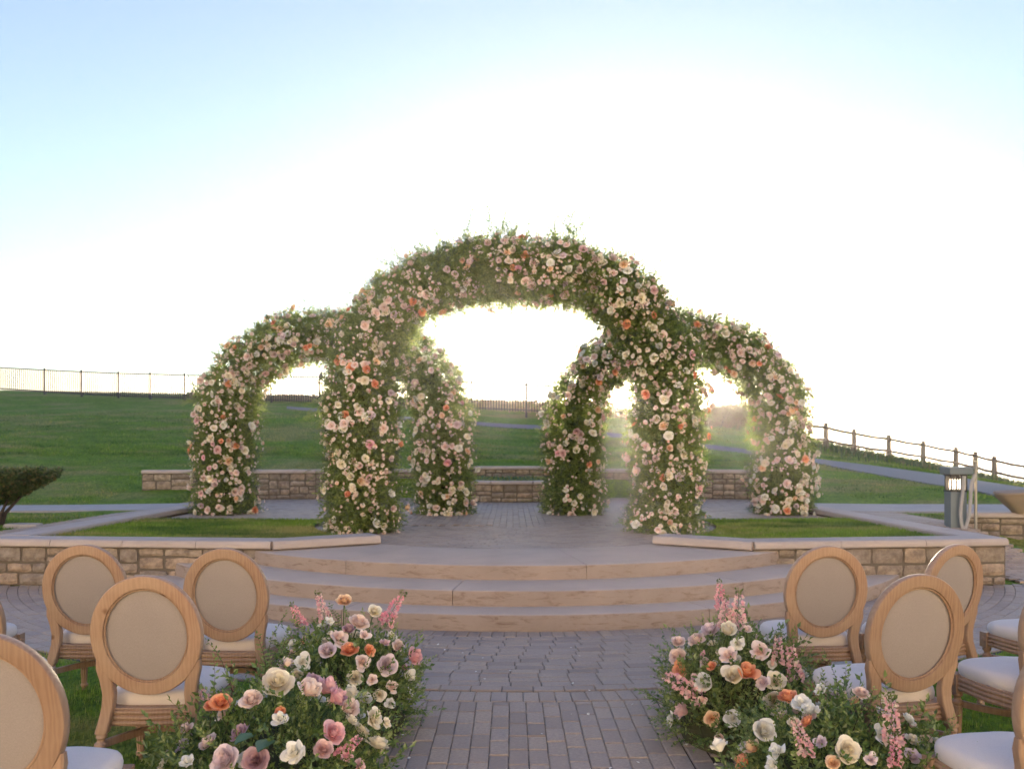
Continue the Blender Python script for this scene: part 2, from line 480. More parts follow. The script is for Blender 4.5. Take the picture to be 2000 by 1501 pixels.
_ctl = []
def cp(x, y, Y): p = P(x, y, Y); _ctl.append((p.x, p.y, p.z))
for a in ((0, 985, 17), (100, 985, 17), (250, 980, 17.2), (0, 900, 23), (100, 860, 27), (0, 800, 38), (200, 800, 37), (0, 766, 45), (-200, 760, 47), (230, 775, 43.5),
          (450, 890, 24), (450, 840, 30), (450, 785, 41), (700, 900, 23), (700, 860, 27), (700, 830, 32), (700, 802, 37), (625, 787, 40),
          (1000, 912, 23), (1000, 880, 28), (1000, 838, 34), (1000, 812, 38), (1250, 915, 22.5), (1250, 860, 31), (1250, 825, 37),
          (1400, 915, 22), (1400, 878, 28), (1400, 850, 32), (1400, 832, 35), (1590, 975, 16.5), (1590, 900, 26), (1613, 876, 32.6),
          (1736, 980, 16.5), (1720, 928, 21.5), (1736, 911, 26), (1736, 896, 34.8), (1850, 980, 16), (1850, 951, 19), (1850, 929, 24), (1803, 904, 36),
          (1866, 917, 36), (1905, 927, 36), (1942, 937, 36), (1950, 985, 15.5), (1950, 955, 18.5), (2000, 950, 36), (2100, 985, 15.5), (2150, 985, 30)):
    cp(*a)
_ctl += [(-5, 20, 0.9), (0, 20.8, 0.95), (5, 20, 0.88), (-8.7, 18.4, 0.6), (-10, 16.8, 0.43), (-20, 16, 0.5), (9, 15.5, 0.45), (7, 18.5, 0.72), (-40, 40, 4.9), (-40, 20, 1.2)]
_C = np.array(_ctl)
def _u(r2): return np.where(r2 > 1e-9, 0.5 * r2 * np.log(r2 + 1e-12), 0.0)
def _tps_fit():
    n = len(_C); d2 = ((_C[:, None, :2] - _C[None, :, :2]) ** 2).sum(2)
    A = np.zeros((n + 3, n + 3)); A[:n, :n] = _u(d2) + np.eye(n) * 4.0
    A[:n, n] = 1; A[:n, n + 1:] = _C[:, :2]; A[n, :n] = 1; A[n + 1:, :n] = _C[:, :2].T
    b = np.zeros(n + 3); b[:n] = _C[:, 2]
    return np.linalg.solve(A, b)
_W = _tps_fit()
def hill(X, Y):
    X = np.asarray(X, float); Y = np.asarray(Y, float)
    xs, ys = np.clip(X, -45, 28), np.clip(Y, 14, 48)
    d2 = (xs[..., None] - _C[:, 0]) ** 2 + (ys[..., None] - _C[:, 1]) ** 2
    return (_u(d2) * _W[:len(_C)]).sum(-1) + _W[-3] + _W[-2] * xs + _W[-1] * ys
def H(X, Y):
    X = np.asarray(X, float); Y = np.asarray(Y, float)
    left = 0.40 * smooth01(9.55, 9.9, Y)
    right = 0.40 * smooth01(9.9, 13.2, Y) * (1 - 0.95 * smooth01(7.1, 7.6, X) * (1 - smooth01(13.0, 13.6, Y)))
    flat = np.where(X < 0, left, right)
    w = smooth01(14.5, 18.0, Y)
    z = flat * (1 - w) + hill(X, Y) * w
    inside = ((X > -6.0) & (X < 5.6) & (Y < 19.6)) | ((X > -7.2) & (X < 6.2) & (Y > 17.0) & (Y < 18.7))
    z = np.where(inside & (Y > 9.4), np.minimum(z, 0.25), z)
    z = np.where(Y < 9.55, -0.06, z)
    edge = np.where(X > 9, 37.0 - 0.0 * X, 37 + (9 - X) * 1.2)
    edge = np.minimum(edge, 62)
    drop = smooth01(0, 14, Y - edge) * 30
    dropx = smooth01(34, 60, X) * 30 * smooth01(20, 30, Y)
    return z - drop - dropx
def h1(x, y): return float(H(np.array([x]), np.array([y]))[0])
def hit(x, y, y0=10.0, y1=60.0):
    """where the view line through a photo pixel meets the terrain"""
    Ys = np.linspace(y0, y1, 1500)
    X = (x - 1000) / F_PX * Ys; Z = CAM_H - (y - HOR) / F_PX * Ys
    d = Z - H(X, Ys)
    i = np.argmax(d < 0) if (d < 0).any() else len(Ys) - 1
    return Vector((X[i], Ys[i], float(H(X[i:i + 1], Ys[i:i + 1])[0])))

def axis(*segs):
    out = []
    for a, b, s in segs: out += list(np.arange(a, b, s))
    return np.array(out + [segs[-1][1]])
gx = axis((-140, -60, 8), (-60, -22, 1.0), (-22, 22, 0.22), (22, 60, 1.0), (60, 140, 8))
gy = axis((-60, -4, 6), (-4, 9, 1), (9, 24, 0.2), (24, 56, 0.5), (56, 120, 4))
GX, GY = np.meshgrid(gx, gy)
GZ = H(GX, GY)
GZ += (np.sin(GX * 2.1 + np.sin(GY * 1.3) * 2) * np.cos(GY * 1.7 + GX * 0.6)) * 0.02 * (GY > 15)
nxg, nyg = len(gx), len(gy)
I = np.arange(nxg * nyg).reshape(nyg, nxg)
FT = np.stack([I[:-1, :-1], I[:-1, 1:], I[1:, 1:], I[1:, :-1]], -1).reshape(-1, 4)
tag(link('terrain', np_mesh('terrain', np.stack([GX, GY, GZ], -1), FT, [M['lawn']], smooth=True)), kind='structure')

def mat_sea():
    t = NT('sea_water')
    p = t.pos((0.02, 0.06, 0.05))
    n = t.noise(p, 3, 6, 0.6)
    t.principled((0.06, 0.10, 0.13), 0.16, t.bump(n, 0.6, 4.0), 0.5)
    return t.m
S_ = 12000
tag(link('sea', np_mesh('sea', [(-S_, 40, -22), (S_, 40, -22), (S_, S_, -22), (-S_, S_, -22)], [(0, 1, 2, 3)], [mat_sea()])), kind='structure')

def sheet_on_terrain(name, left, right, mat, lift=0.02, n=60, across=4):
    """a ribbon between two polylines laid on the terrain"""
    def resample(pl):
        pl = np.array([(p[0], p[1]) for p in pl], float)
        s = np.concatenate([[0], np.cumsum(np.linalg.norm(np.diff(pl, axis=0), axis=1))])
        q = np.linspace(0, s[-1], n)
        return np.stack([np.interp(q, s, pl[:, 0]), np.interp(q, s, pl[:, 1])], 1)
    a, b = resample(left), resample(right)
    ts = np.linspace(0, 1, across)
    XY = a[:, None, :] * (1 - ts[None, :, None]) + b[:, None, :] * ts[None, :, None]
    Z = H(XY[..., 0], XY[..., 1]) + lift
    XY = np.concatenate([XY[:, :1], XY, XY[:, -1:]], 1); Z = np.concatenate([Z[:, :1] - 0.15, Z, Z[:, -1:] - 0.15], 1); across += 2
    V = np.concatenate([XY, Z[..., None]], -1).reshape(-1, 3)
    J = np.arange(n * across).reshape(n, across)
    Fq = np.stack([J[:-1, :-1], J[:-1, 1:], J[1:, 1:], J[1:, :-1]], -1).reshape(-1, 4)
    return tag(link(name, np_mesh(name, V, Fq, [mat], smooth=False)), kind='structure')

# asphalt walk winding over the hill
up = [hit(*p) for p in ((560, 794), (750, 811), (900, 822), (1060, 831), (1250, 851), (1370, 867), (1480, 881), (1590, 896), (1690, 908), (1850, 929))] + [Vector((12.4, 19.5, 0)), Vector((15, 16.5, 0))]
lo = [hit(*p) for p in ((560, 798), (750, 816), (900, 828), (1060, 838), (1250, 859), (1370, 875), (1480, 889), (1590, 904), (1700, 925), (1850, 951))] + [Vector((10.2, 16.9, 0)), Vector((11.5, 15.2, 0))]
sheet_on_terrain('path', up, lo, M['asphalt'], 0.03, 140, 5)
# concrete walks crossing behind the planters
sheet_on_terrain('footpath', [(-6.25, 15.95), (-8, 15.9), (-22, 15.2)], [(-6.25, 16.85), (-8, 16.9), (-22, 16.5)], M['path'], 0.025, 40, 5)
sheet_on_terrain('footpath', [(5.85, 15.3), (8, 15.2), (16, 14.6)], [(5.85, 16.4), (8, 16.3), (16, 15.8)], M['path'], 0.025, 40, 5)

# ------------------------------------------------------------------ brick paving
def brick_template(L=0.1938, W=0.0988, T=0.05, b=0.005):
    lx, ly = L / 2, W / 2
    v = [(-lx, -ly, -T), (lx, -ly, -T), (lx, ly, -T), (-lx, ly, -T),
         (-lx, -ly, -b), (lx, -ly, -b), (lx, ly, -b), (-lx, ly, -b),
         (-lx + b, -ly + b, 0), (lx - b, -ly + b, 0), (lx - b, ly - b, 0), (-lx + b, ly - b, 0)]
    f = []
    for o in (0, 4):
        for j in range(4): f.append((o + j, o + (j + 1) % 4, o + 4 + (j + 1) % 4, o + 4 + j))
    f.append((8, 9, 10, 11))
    return np.array(v, float), np.array(f)
BV, BF = brick_template()
brick_me = np_mesh('brick', BV, BF, [M['brick']])

def lay(name, bed_mesh, bricks, z, n_parts=300, mat_bed='mortar'):
    """bricks: list of (x, y, yaw, lenscale[, z offset]); nearest n_parts become parts, the rest one mass"""
    bed = tag(link(name, bed_mesh), kind='structure')
    B = [(b + (0.0,))[:5] for b in bricks]
    B.sort(key=lambda b: (b[0] ** 2 + b[1] ** 2))
    def vis(b): return abs(b[0] / max(b[1], 0.1)) < 0.64 and b[1] > 2.3
    inv = [b for b in B if vis(b)]; out = [b for b in B if not vis(b)]
    for b in inv[:n_parts]:
        o = bpy.data.objects.new('brick', brick_me); COL.objects.link(o); o.parent = bed
        o.location = (b[0], b[1], z + b[4] + random.uniform(-0.002, 0.002))
        o.rotation_euler = (random.gauss(0, 0.006), random.gauss(0, 0.004), b[2] + random.gauss(0, 0.008))
        o.scale = (b[3], 1, 1)
    rest = np.array(inv[n_parts:] + out)
    if len(rest):
        n = len(rest)
        yaw = rest[:, 2] + rng.normal(0, 0.008, n); tx = rng.normal(0, 0.006, n); ty = rng.normal(0, 0.004, n)
        c, s = np.cos(yaw), np.sin(yaw)
        rot = np.zeros((n, 3, 3)); rot[:, 0, 0] = c; rot[:, 0, 1] = -s; rot[:, 1, 0] = s; rot[:, 1, 1] = c; rot[:, 2, 2] = 1
        rot[:, 2, 0] = ty; rot[:, 2, 1] = tx
        pos = np.stack([rest[:, 0], rest[:, 1], z + rest[:, 4] + rng.uniform(-0.002, 0.002, n)], 1)
        sc = np.stack([rest[:, 3], np.ones(n), np.ones(n)], 1)
        V, Fq = scatter(BV, BF, pos, rot, sc)
        tag(link('paving_bricks', np_mesh('paving_bricks', V, Fq, [M['brick']]), bed), kind='stuff')
    return bed

def arc_rows(r0, r1, a0, a1, pitch=0.1015, L=0.2035, ok=None, soldier=False):
    out = []; r = r0 + pitch / 2; row = 0
    while r < r1:
        rr = r; n = int((a1 - a0) * rr / L); off = (0.5 * (row % 2)) * L / rr + random.uniform(-0.15, 0.15) * L / rr
        for i in range(n + 1):
            a = a0 + off + (i + 0.5) * L / rr
            x, y = CX + rr * math.sin(a), CY - rr * math.cos(a)
            if ok is None or ok(x, y): out.append((x, y, a, 1.028))
        r += pitch; row += 1
    return out

bricks = []
# ring between the steps and the aisle, bricks laid in curved courses
wall_front = lambda x: 9.20 + 0.105 * max(abs(x) - 2.6, 0)
okring = lambda x, y: y < wall_front(x) - 0.02 and abs(x) < 7.5
bricks += arc_rows(R1 + 0.21, R_RING, -1.15, 1.15, ok=okring)
for R_, a0_, a1_ in ((R1 + 0.105, -0.98, 0.98), (R_RING + 0.105, -0.21, 0.21)):      # soldier courses
    n_ = int((a1_ - a0_) * R_ / 0.1016)
    for i in range(n_):
        a = a0_ + (i + 0.5) * 0.1016 / R_
        bricks.append((CX + R_ * math.sin(a), CY - R_ * math.cos(a), a + pi / 2, 1.0))
# aisle: columns of bricks laid along the walk, then a border column, then cross-laid flanks
arc_y = lambda x: CY - math.sqrt(max(R_AISLE ** 2 - (x - CX) ** 2, 0)) 
x = -0.88
while x < 0.93:
    y = arc_y(x) - 0.01 - random.uniform(0.02, 0.2)
    c0 = arc_y(x) - 0.006; first = c0 - y
    if first <= 0.05: y = c0
    else: bricks.append((x, c0 - first / 2, pi / 2, (first - 0.006) / 0.197))
    while y > 1.2:
        bricks.append((x, y - 0.1018, pi / 2, 1.0)); y -= 0.2035
    x += 0.1016
for xb in (-0.992, 0.956):                     # border bricks along both sides of the aisle
    y = arc_y(xb) - 0.02
    while y > 1.2:
        bricks.append((xb, y - 0.1018, pi / 2, 1.0)); y -= 0.2035
for sx in (-1, 1):
    y = 5.05
    k = 0
    while y > 1.2:
        for i in range(-1, 4):
            xx = sx * (1.035 + 0.1 + i * 0.2035 + (0.1 if k % 2 else 0)) - 0.02
            if abs(xx) < 1.06 or abs(xx) > 1.72: continue
            if y < arc_y(xx) - 0.06: bricks.append((xx, y, 0, 1.0))
        y -= 0.1016; k += 1
# outer plaza left and right of the ring
def okplaza(x, y):
    return y < wall_front(x) - 0.02 and (abs(x) > 5.9 or y > 7.0) and y < 13.2 and -9.5 < x < 9.5
mbed = MB()
mbed.add([(-14, -3, -0.014), (14, -3, -0.014), (14, 9.62, -0.014), (-14, 9.62, -0.014)], [(0, 1, 2, 3)])
lay('pavement', mbed.mesh('pavement', M['mortar']), bricks, 0.0)

# side walks beside the planters: brick, climbing gently from the plaza
def walk_strip(x0, x1, y0, y1):
    out = []; y = y0; k = 0
    while y < y1:
        xx = x0 + (0.1 if k % 2 else 0.0)
        while xx < x1 - 0.1:
            z = h1(xx + 0.1, y) + 0.03
            out.append((xx + 0.1, y, 0, 1.0, z)); xx += 0.2035
        y += 0.1016; k += 1
    return out
def strip_bed(x0, x1, y0, y1):
    ys = np.linspace(y0, y1, 40); xs = np.linspace(x0, x1, 8)
    A, B_ = np.meshgrid(xs, ys); Z = H(A, B_) + 0.014
    J = np.arange(A.size).reshape(A.shape)
    Fq = np.stack([J[:-1, :-1], J[:-1, 1:], J[1:, 1:], J[1:, :-1]], -1).reshape(-1, 4)
    return np_mesh('side_walk', np.stack([A, B_, Z], -1), Fq, [M['mortar']], smooth=True)
lay('side_walk', strip_bed(5.95, 7.0, 9.6, 15.25), walk_strip(5.95, 7.0, 9.65, 15.25), 0.0, 60)
lay('side_walk', strip_bed(-7.2, -6.38, 10.4, 15.9), walk_strip(-7.2, -6.38, 10.4, 15.9), 0.0, 60)
b2 = [(b[0], b[1], 0, 1.0, 0.0) for b in walk_strip(7.0, 9.6, 9.65, 12.9)]
lay('side_walk', np_mesh('side_walk', [(6.95, 9.55, -0.012), (13, 9.55, -0.012), (13, 13.4, -0.012), (6.95, 13.4, -0.012)], [(0, 1, 2, 3)], [M['mortar']]), b2, 0.0, 60)

# ------------------------------------------------------------------ stage: steps, landing, brick floor
def arc_slab(name, r_out, r_in, z0, z1, mat, parent, a0, a1, seg=0.008, chip=0.013, seed=0):
    """curved concrete step with a slightly worn nosing"""
    n = int((a1 - a0) / seg); rings = []
    for i in range(n + 1):
        a = a0 + (a1 - a0) * i / n
        s, c = math.sin(a), math.cos(a)
        ch = chip * max(0.0, mnoise.noise((a * 34, seed, 0)) - 0.12 + 0.3 * mnoise.noise((a * 260, seed, 3)))
        ch2 = 0.004 * mnoise.noise((a * 25, seed, 9))
        pr = [(r_in, z0), (r_out + 0.004, z0), (r_out + ch2, z1 * 0.4 + z0 * 0.6), (r_out - 0.001, z1 - 0.018 - ch), (r_out - 0.005 - ch, z1 - 0.006 - ch * 0.4), (r_out - 0.018 - ch, z1), (r_in, z1)]
        rings.append([(CX + r * s, CY - r * c, z) for r, z in pr])
    mb = MB(); mb.rings(rings)
    return mb.build(name, mat, parent, smooth=True, autosmooth=0.9)
stage = empty('stage_steps', (CX, CY - R1, 0))
tag(stage, kind='structure')
stage.location = (0, 0, 0)
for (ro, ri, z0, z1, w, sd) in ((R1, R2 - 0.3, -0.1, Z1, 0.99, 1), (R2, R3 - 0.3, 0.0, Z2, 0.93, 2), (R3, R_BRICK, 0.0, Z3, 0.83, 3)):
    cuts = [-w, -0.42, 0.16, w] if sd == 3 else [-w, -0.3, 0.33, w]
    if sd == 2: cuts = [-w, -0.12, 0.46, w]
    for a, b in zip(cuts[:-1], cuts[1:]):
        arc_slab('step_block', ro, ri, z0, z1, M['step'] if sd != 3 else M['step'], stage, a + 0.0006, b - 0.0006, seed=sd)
# terrace floor: bed and bricks
fm = MB()
fm.add([(-5.9, 12.0, Z3 - 0.016), (5.6, 12.0, Z3 - 0.016), (5.6, 16.9, Z3 - 0.016), (-5.9, 16.9, Z3 - 0.016)], [(0, 1, 2, 3)])
fm.add([(-7.3, 16.9, Z3 - 0.016), (6.3, 16.9, Z3 - 0.016), (6.3, 20.3, Z3 - 0.016), (-7.3, 20.3, Z3 - 0.016)], [(0, 1, 2, 3)])
nn = 60
fan = [(CX, CY + 0.2, Z3 - 0.02)] + [(CX + (R_BRICK + 0.01) * math.sin(a), CY - (R_BRICK + 0.01) * math.cos(a), Z3 - 0.02) for a in np.linspace(-1.7, 1.7, nn)]
fm.add(fan, [(0, i + 1, i + 2) for i in range(nn - 1)])
fb = arc_rows(0.35, R_BRICK, -1.58, 1.58, ok=lambda x, y: y < 13.6)
x = -7.25
while x < 6.25:
    y = (12.46 if abs(x) < 3.7 else 13.05) + random.uniform(0, 0.2)
    if abs(x - CX) < 0.34: y = CY - math.sqrt(0.35 ** 2 - (x - CX) ** 2) + 0.11
    if x < -5.8 or x > 5.5: y = 17.05
    while y < 19.9:
        fb.append((x, y, pi / 2, 1.0)); y += 0.2035
    x += 0.1016
lay('terrace_floor', fm.mesh('terrace_floor', M['mortar']), fb, Z3)

# ------------------------------------------------------------------ stone walls
def subdivide(w, h, smin=0.16, smax=0.46, hmin=0.085, hmax=0.2):
    """irregular squared rubble: list of (s0, z0, s1, z1)"""
    out = []
    def rec(s0, z0, s1, z1, d):
        W_, H_ = s1 - s0, z1 - z0
        if H_ > hmax or (H_ > 2 * hmin and W_ < H_ * 1.1 and random.random() < 0.6):
            if H_ > 2 * hmin:
                c = z0 + H_ * random.uniform(0.38, 0.62); rec(s0, z0, s1, c, d + 1); rec(s0, c, s1, z1, d + 1); return
        if W_ > smax or (W_ > 2.2 * smin and random.random() < 0.25):
            c = s0 + W_ * random.uniform(0.35, 0.65); rec(s0, z0, c, z1, d + 1); rec(c, z0, s1, z1, d + 1); return
        out.append((s0, z0, s1, z1))
    s = 0
    while s < w - 1e-6:
        e = min(w, s + random.uniform(0.45, 0.9))
        if w - e < 0.3: e = w
        rec(s, 0, e, h, 0); s = e
    return out

def stone_mesh(w, h, d, seed, nx=4, nz=3):
    """a hammered block: front face towards -Y, centred on (0,0,0)"""
    V, Fq = [], []
    g = 0.0125
    for j in range(nz + 1):
        for i in range(nx + 1):
            u, v = i / nx * 2 - 1, j / nz * 2 - 1
            x_, z_ = u * (w / 2 - g), v * (h / 2 - g)
            edge = max(abs(u), abs(v)) > 0.99
            corner = abs(u) > 0.99 and abs(v) > 0.99
            nz_ = mnoise.noise((x_ * 9 + seed, z_ * 9, seed * 3.1))
            y_ = -0.012 * nz_ - (0.0 if edge else 0.022 + 0.012 * mnoise.noise((x_ * 22, z_ * 22, seed)))
            if edge: x_ += 0.013 * mnoise.noise((z_ * 14, seed, 1)); z_ += 0.013 * mnoise.noise((x_ * 14, seed, 2))
            if corner: x_ *= 1 - 0.012 / max(w, .05); z_ *= 1 - 0.014 / max(h, .05)
            V.append((x_, y_, z_))
    I2 = lambda i, j: j * (nx + 1) + i
    for j in range(nz):
        for i in range(nx): Fq.append((I2(i, j), I2(i + 1, j), I2(i + 1, j + 1), I2(i, j + 1)))
    loop = [I2(i, 0) for i in range(nx)] + [I2(nx, j) for j in range(nz)] + [I2(i, nz) for i in range(nx, 0, -1)] + [I2(0, j) for j in range(nz, 0, -1)]
    b = len(V); V += [(V[k][0], d, V[k][2]) for k in loop]
    for k in range(len(loop)):
        k2 = (k + 1) % len(loop); Fq.append((loop[k2], loop[k], b + k, b + k2))
    return np_mesh('stone', V, Fq, [M['stone']], smooth=False)

def cap_mesh(L, W, T, seed):
    """bull-nosed cap stone, long axis X, front towards -Y, sits on z=0"""
    prof = [(-W / 2 + 0.012, 0), (-W / 2 - 0.004, 0.012), (-W / 2 - 0.006, T * 0.55), (-W / 2 + 0.004, T - 0.018), (-W / 2 + 0.022, T), (W / 2 - 0.022, T), (W / 2 - 0.004, T - 0.018), (W / 2, 0.012), (W / 2 - 0.012, 0)]
    mb = MB(); n = max(2, int(L / 0.12)); rings = []
    for i in range(n + 1):
        x_ = -L / 2 + 0.0035 + (L - 0.007) * i / n
        rings.append([(x_, y_ + 0.0035 * mnoise.noise((x_ * 7, seed, z_ * 20)), z_ + 0.002 * mnoise.noise((x_ * 5, seed + 4, y_ * 3))) for y_, z_ in prof])
    mb.rings(rings)
    return mb.mesh('cap_stone', M['cap'], smooth=True, autosmooth=0.6)

def stone_wall(name, label, pts, h, cap_w, cap_t, thick, z0=0.0, stones=True, faces=(0,), group=None, sizes=(0.16, 0.46, 0.085, 0.2), cap_len=0.95, capover=0.0, extra=None, cap_only=False):
    """wall following pts (left to right as seen from its front); caps on top"""
    w = empty(name, (pts[0][0], pts[0][1], z0)); off = Vector((pts[0][0], pts[0][1], z0))
    tag(w, label, 'wall', group)
    core = MB()
    N = len(pts) - 1
    for i in range(N):
        a, b = Vector((*pts[i], 0)), Vector((*pts[i + 1], 0))
        d = (b - a); L = d.length; d.normalize(); nrm = Vector((d.y, -d.x, 0)); rz = math.atan2(d.y, d.x)
        c = (a + b) / 2 - nrm * (thick / 2 + 0.006) - off
        core.box((c.x, c.y, h / 2), (L, thick - 0.012, h), 0, rz)
        if stones and not cap_only:
            for (s0, q0, s1, q1) in subdivide(L, h, *sizes):
                me = stone_mesh(s1 - s0, q1 - q0, 0.05, random.uniform(0, 90), 4 if s1 - s0 > 0.2 else 3, 3 if q1 - q0 > 0.1 else 2)
                p = a + d * ((s0 + s1) / 2) - nrm * (0.006 - random.uniform(0, 0.014)) - off
                link('stone', me, w, loc=(p.x, p.y, (q0 + q1) / 2), rot=(0, 0, rz))
        nc = max(1, round(L / cap_len)); cl = L / nc
        for k in range(nc):
            p = a + d * (cl * (k + 0.5)) - nrm * (cap_w / 2 - 0.045) - off
            link('cap_stone', cap_mesh(cl, cap_w, cap_t, random.uniform(0, 50)), w, loc=(p.x, p.y, h + 0.002), rot=(0, 0, rz))
    core.build('wall_core', M['wallmortar'], w)
    return w

WH = 0.45                # height of the planter walls under the cap
# left planter: tapering kerb on the stage, front wall, side wall
stone_wall('stone_wall', 'low rubble stone wall with pale cap in front of left lawn planter', [(-12.5, 9.62), (-6.15, 9.50), (-2.70, 9.20)], WH, 0.42, 0.085, 0.34)
stone_wall('stone_wall', 'low rubble stone wall with pale cap in front of right lawn planter', [(2.70, 9.16), (5.74, 9.52)], WH, 0.42, 0.085, 0.34)
stone_wall('stone_wall', 'short return of stone wall ending beside right brick walk', [(5.75, 9.56), (5.66, 15.6)], WH, 0.42, 0.084, 0.34)
stone_wall('stone_wall', 'pale capped side wall between left planter lawn and brick walk', [(-6.2, 15.8), (-6.2, 9.9)], WH, 0.42, 0.084, 0.34)
def kerb(name, label, a, b, z, wd=0.40):
    a, b = Vector(a), Vector(b); d = b - a; L = d.length; rz = math.atan2(d.y, d.x)
    k = empty(name, (*a, z)); tag(k, label, 'kerb')
    n = max(1, round(L / 0.9)); dn = d.normalized(); nrm = Vector((dn.y, -dn.x))
    for i in range(n):
        p = dn * (L / n * (i + 0.5)) - nrm * (wd / 2 - 0.045)
        link('cap_stone', cap_mesh(L / n, wd, 0.095, random.uniform(0, 50)), k, loc=(p.x, p.y, 0.012), rot=(0, 0, rz))
    return k
kerb('stone_kerb', 'pale kerb stones running from left wall onto the stage by left front column', (-2.695, 9.20), (-1.60, 9.88), Z3)
kerb('stone_kerb', 'pale kerb stones running from right wall onto the stage by right front column', (1.70, 9.82), (2.695, 9.16), Z3)
# walls at the back of the terrace
BW = 0.60
stone_wall('stone_wall', 'rubble seat wall at back of terrace left of the dark planting bed', [(-8.45, 18.7), (-4.6, 19.2), (-1.9, 20.1)], BW, 0.42, 0.085, 0.36, Z3, cap_len=1.2)
stone_wall('stone_wall', 'rubble seat wall at back of terrace right of the dark planting bed', [(1.9, 20.1), (4.7, 19.2), (5.75, 18.95)], BW, 0.42, 0.085, 0.36, Z3, cap_len=1.2)
stone_wall('stone_wall', 'rear wall with pale cap behind the dark planting bed', [(-1.88, 20.55), (1.88, 20.55)], BW + 0.06, 0.36, 0.08, 0.3, Z3, cap_len=1.25)
stone_wall('stone_wall', 'curved lower stone wall in front of the dark planting bed', [(-1.9, 19.2), (-1.2, 18.35), (-0.45, 17.95), (0.45, 17.95), (1.2, 18.35), (1.9, 19.2)], 0.385, 0.36, 0.075, 0.3, Z3, cap_len=0.9)
sb = MB()
ring = [(-1.85, 20.3), (-1.7, 19.2), (-1.1, 18.6), (-0.4, 18.2), (0.4, 18.2), (1.1, 18.6), (1.7, 19.2), (1.85, 20.3)]
sb.add([(x_, y_, Z3 + 0.40) for x_, y_ in ring], [tuple(range(len(ring)))])
tag(sb.build('soil_bed', M['soil']), kind='structure')
# low wall at the far right, with a covered fire bowl standing on it
stone_wall('stone_wall', 'rubble wall under the canvas covered bowl beside right plaza', [(7.3, 13.35), (12.6, 12.6)], 0.47, 0.5, 0.08, 0.4, 0.0, cap_len=1.4)

# ------------------------------------------------------------------ planter lawns
def soil_sheet(name, poly, z, mat):
    mb = MB(); mb.add([(x_, y_, z) for x_, y_ in poly], [tuple(range(len(poly)))])
    return tag(mb.build(name, mat), kind='structure')
arcL = [(CX - R_BRICK * math.sin(a), CY - R_BRICK * math.cos(a)) for a in np.linspace(0.62, 1.75, 14)]
arcR = [(CX + R_BRICK * math.sin(a), CY - R_BRICK * math.cos(a)) for a in np.linspace(0.62, 1.75, 14)]
polyL = [(-5.85, 9.8), (-2.75, 9.5)] + arcL + [(-5.85, 13.1)]
polyR = [(5.4, 9.8), (2.75, 9.5)] + arcR + [(5.4, 13.1)]
soil_sheet('lawn_left', polyL, 0.47, M['lawn']); soil_sheet('lawn_right', polyR[::-1], 0.47, M['lawn'])

def in_poly(px, py, poly):
    n = len(poly); c = np.zeros(px.shape, bool); j = n - 1
    for i in range(n):
        xi, yi = poly[i]; xj, yj = poly[j]
        cond = ((yi > py) != (yj > py)) & (px < (xj - xi) * (py - yi) / (yj - yi + 1e-12) + xi)
        c ^= cond; j = i
    return c
def blades(name, pts, hmin, hmax, width, mat, lean=0.5):
    n = len(pts)
    yaw = rng.uniform(0, 2 * pi, n); L = rng.uniform(hmin, hmax, n); ln = rng.uniform(0.1, lean, n)
    dx, dy = np.cos(yaw), np.sin(yaw)
    sx, sy = -dy * width / 2, dx * width / 2
    if np.ndim(width): pass
    p = np.asarray(pts)
    z = np.zeros(n)
    b0 = p + np.stack([sx, sy, z], 1); b1 = p - np.stack([sx, sy, z], 1)
    m = p + np.stack([dx * ln * L * 0.35, dy * ln * L * 0.35, L * 0.6], 1)
    m0 = m + np.stack([sx, sy, z], 1) * 0.7; m1 = m - np.stack([sx, sy, z], 1) * 0.7
    t_ = p + np.stack([dx * ln * L, dy * ln * L, L * (1 - 0.25 * ln)], 1)
    V = np.stack([b0, b1, m1, m0, t_], 1).reshape(-1, 3)
    base = (np.arange(n) * 5)[:, None]
    F3 = np.concatenate([base + np.array([[0, 1, 2]]), base + np.array([[0, 2, 3]]), base + np.array([[3, 2, 4]])])
    return tag(link(name, np_mesh(name, V, F3, [mat])), kind='stuff')
def sample_poly(poly, n, zf):
    a = np.array(poly); lo_, hi_ = a.min(0), a.max(0)
    p = rng.uniform(lo_, hi_, (int(n * 2.2), 2)); p = p[in_poly(p[:, 0], p[:, 1], poly)][:n]
    return np.column_stack([p, zf(p[:, 0], p[:, 1])])
flat = lambda z: (lambda a, b: np.full(len(a), z))
blades('grass', sample_poly(polyL, 26000, flat(0.465)), 0.02, 0.055, 0.008, M['grass'])
blades('grass', sample_poly(polyR, 24000, flat(0.465)), 0.02, 0.055, 0.008, M['grass'])
# lawns under the chairs: outside the paving ring and beside the aisle
for sx in (-1, 1):
    xs_ = np.linspace(1.62, 6.6, 16)
    far = [(sx * x_, CY - math.sqrt(max((R_RING + 0.05) ** 2 - (sx * x_ - CX) ** 2, 0.01))) for x_ in xs_]
    poly = far + [(sx * 6.6, 1.0), (sx * 1.62, 1.0)]
    soil_sheet('lawn_left' if sx < 0 else 'lawn_right', poly if sx > 0 else poly[::-1], 0.006, M['lawn'])
    pp = sample_poly(poly, 60000, flat(0.004))
    keep = (np.abs(pp[:, 0] / pp[:, 1]) < 0.72)
    blades('grass', pp[keep], 0.02, 0.055, 0.0045, M['grass'], 0.9)
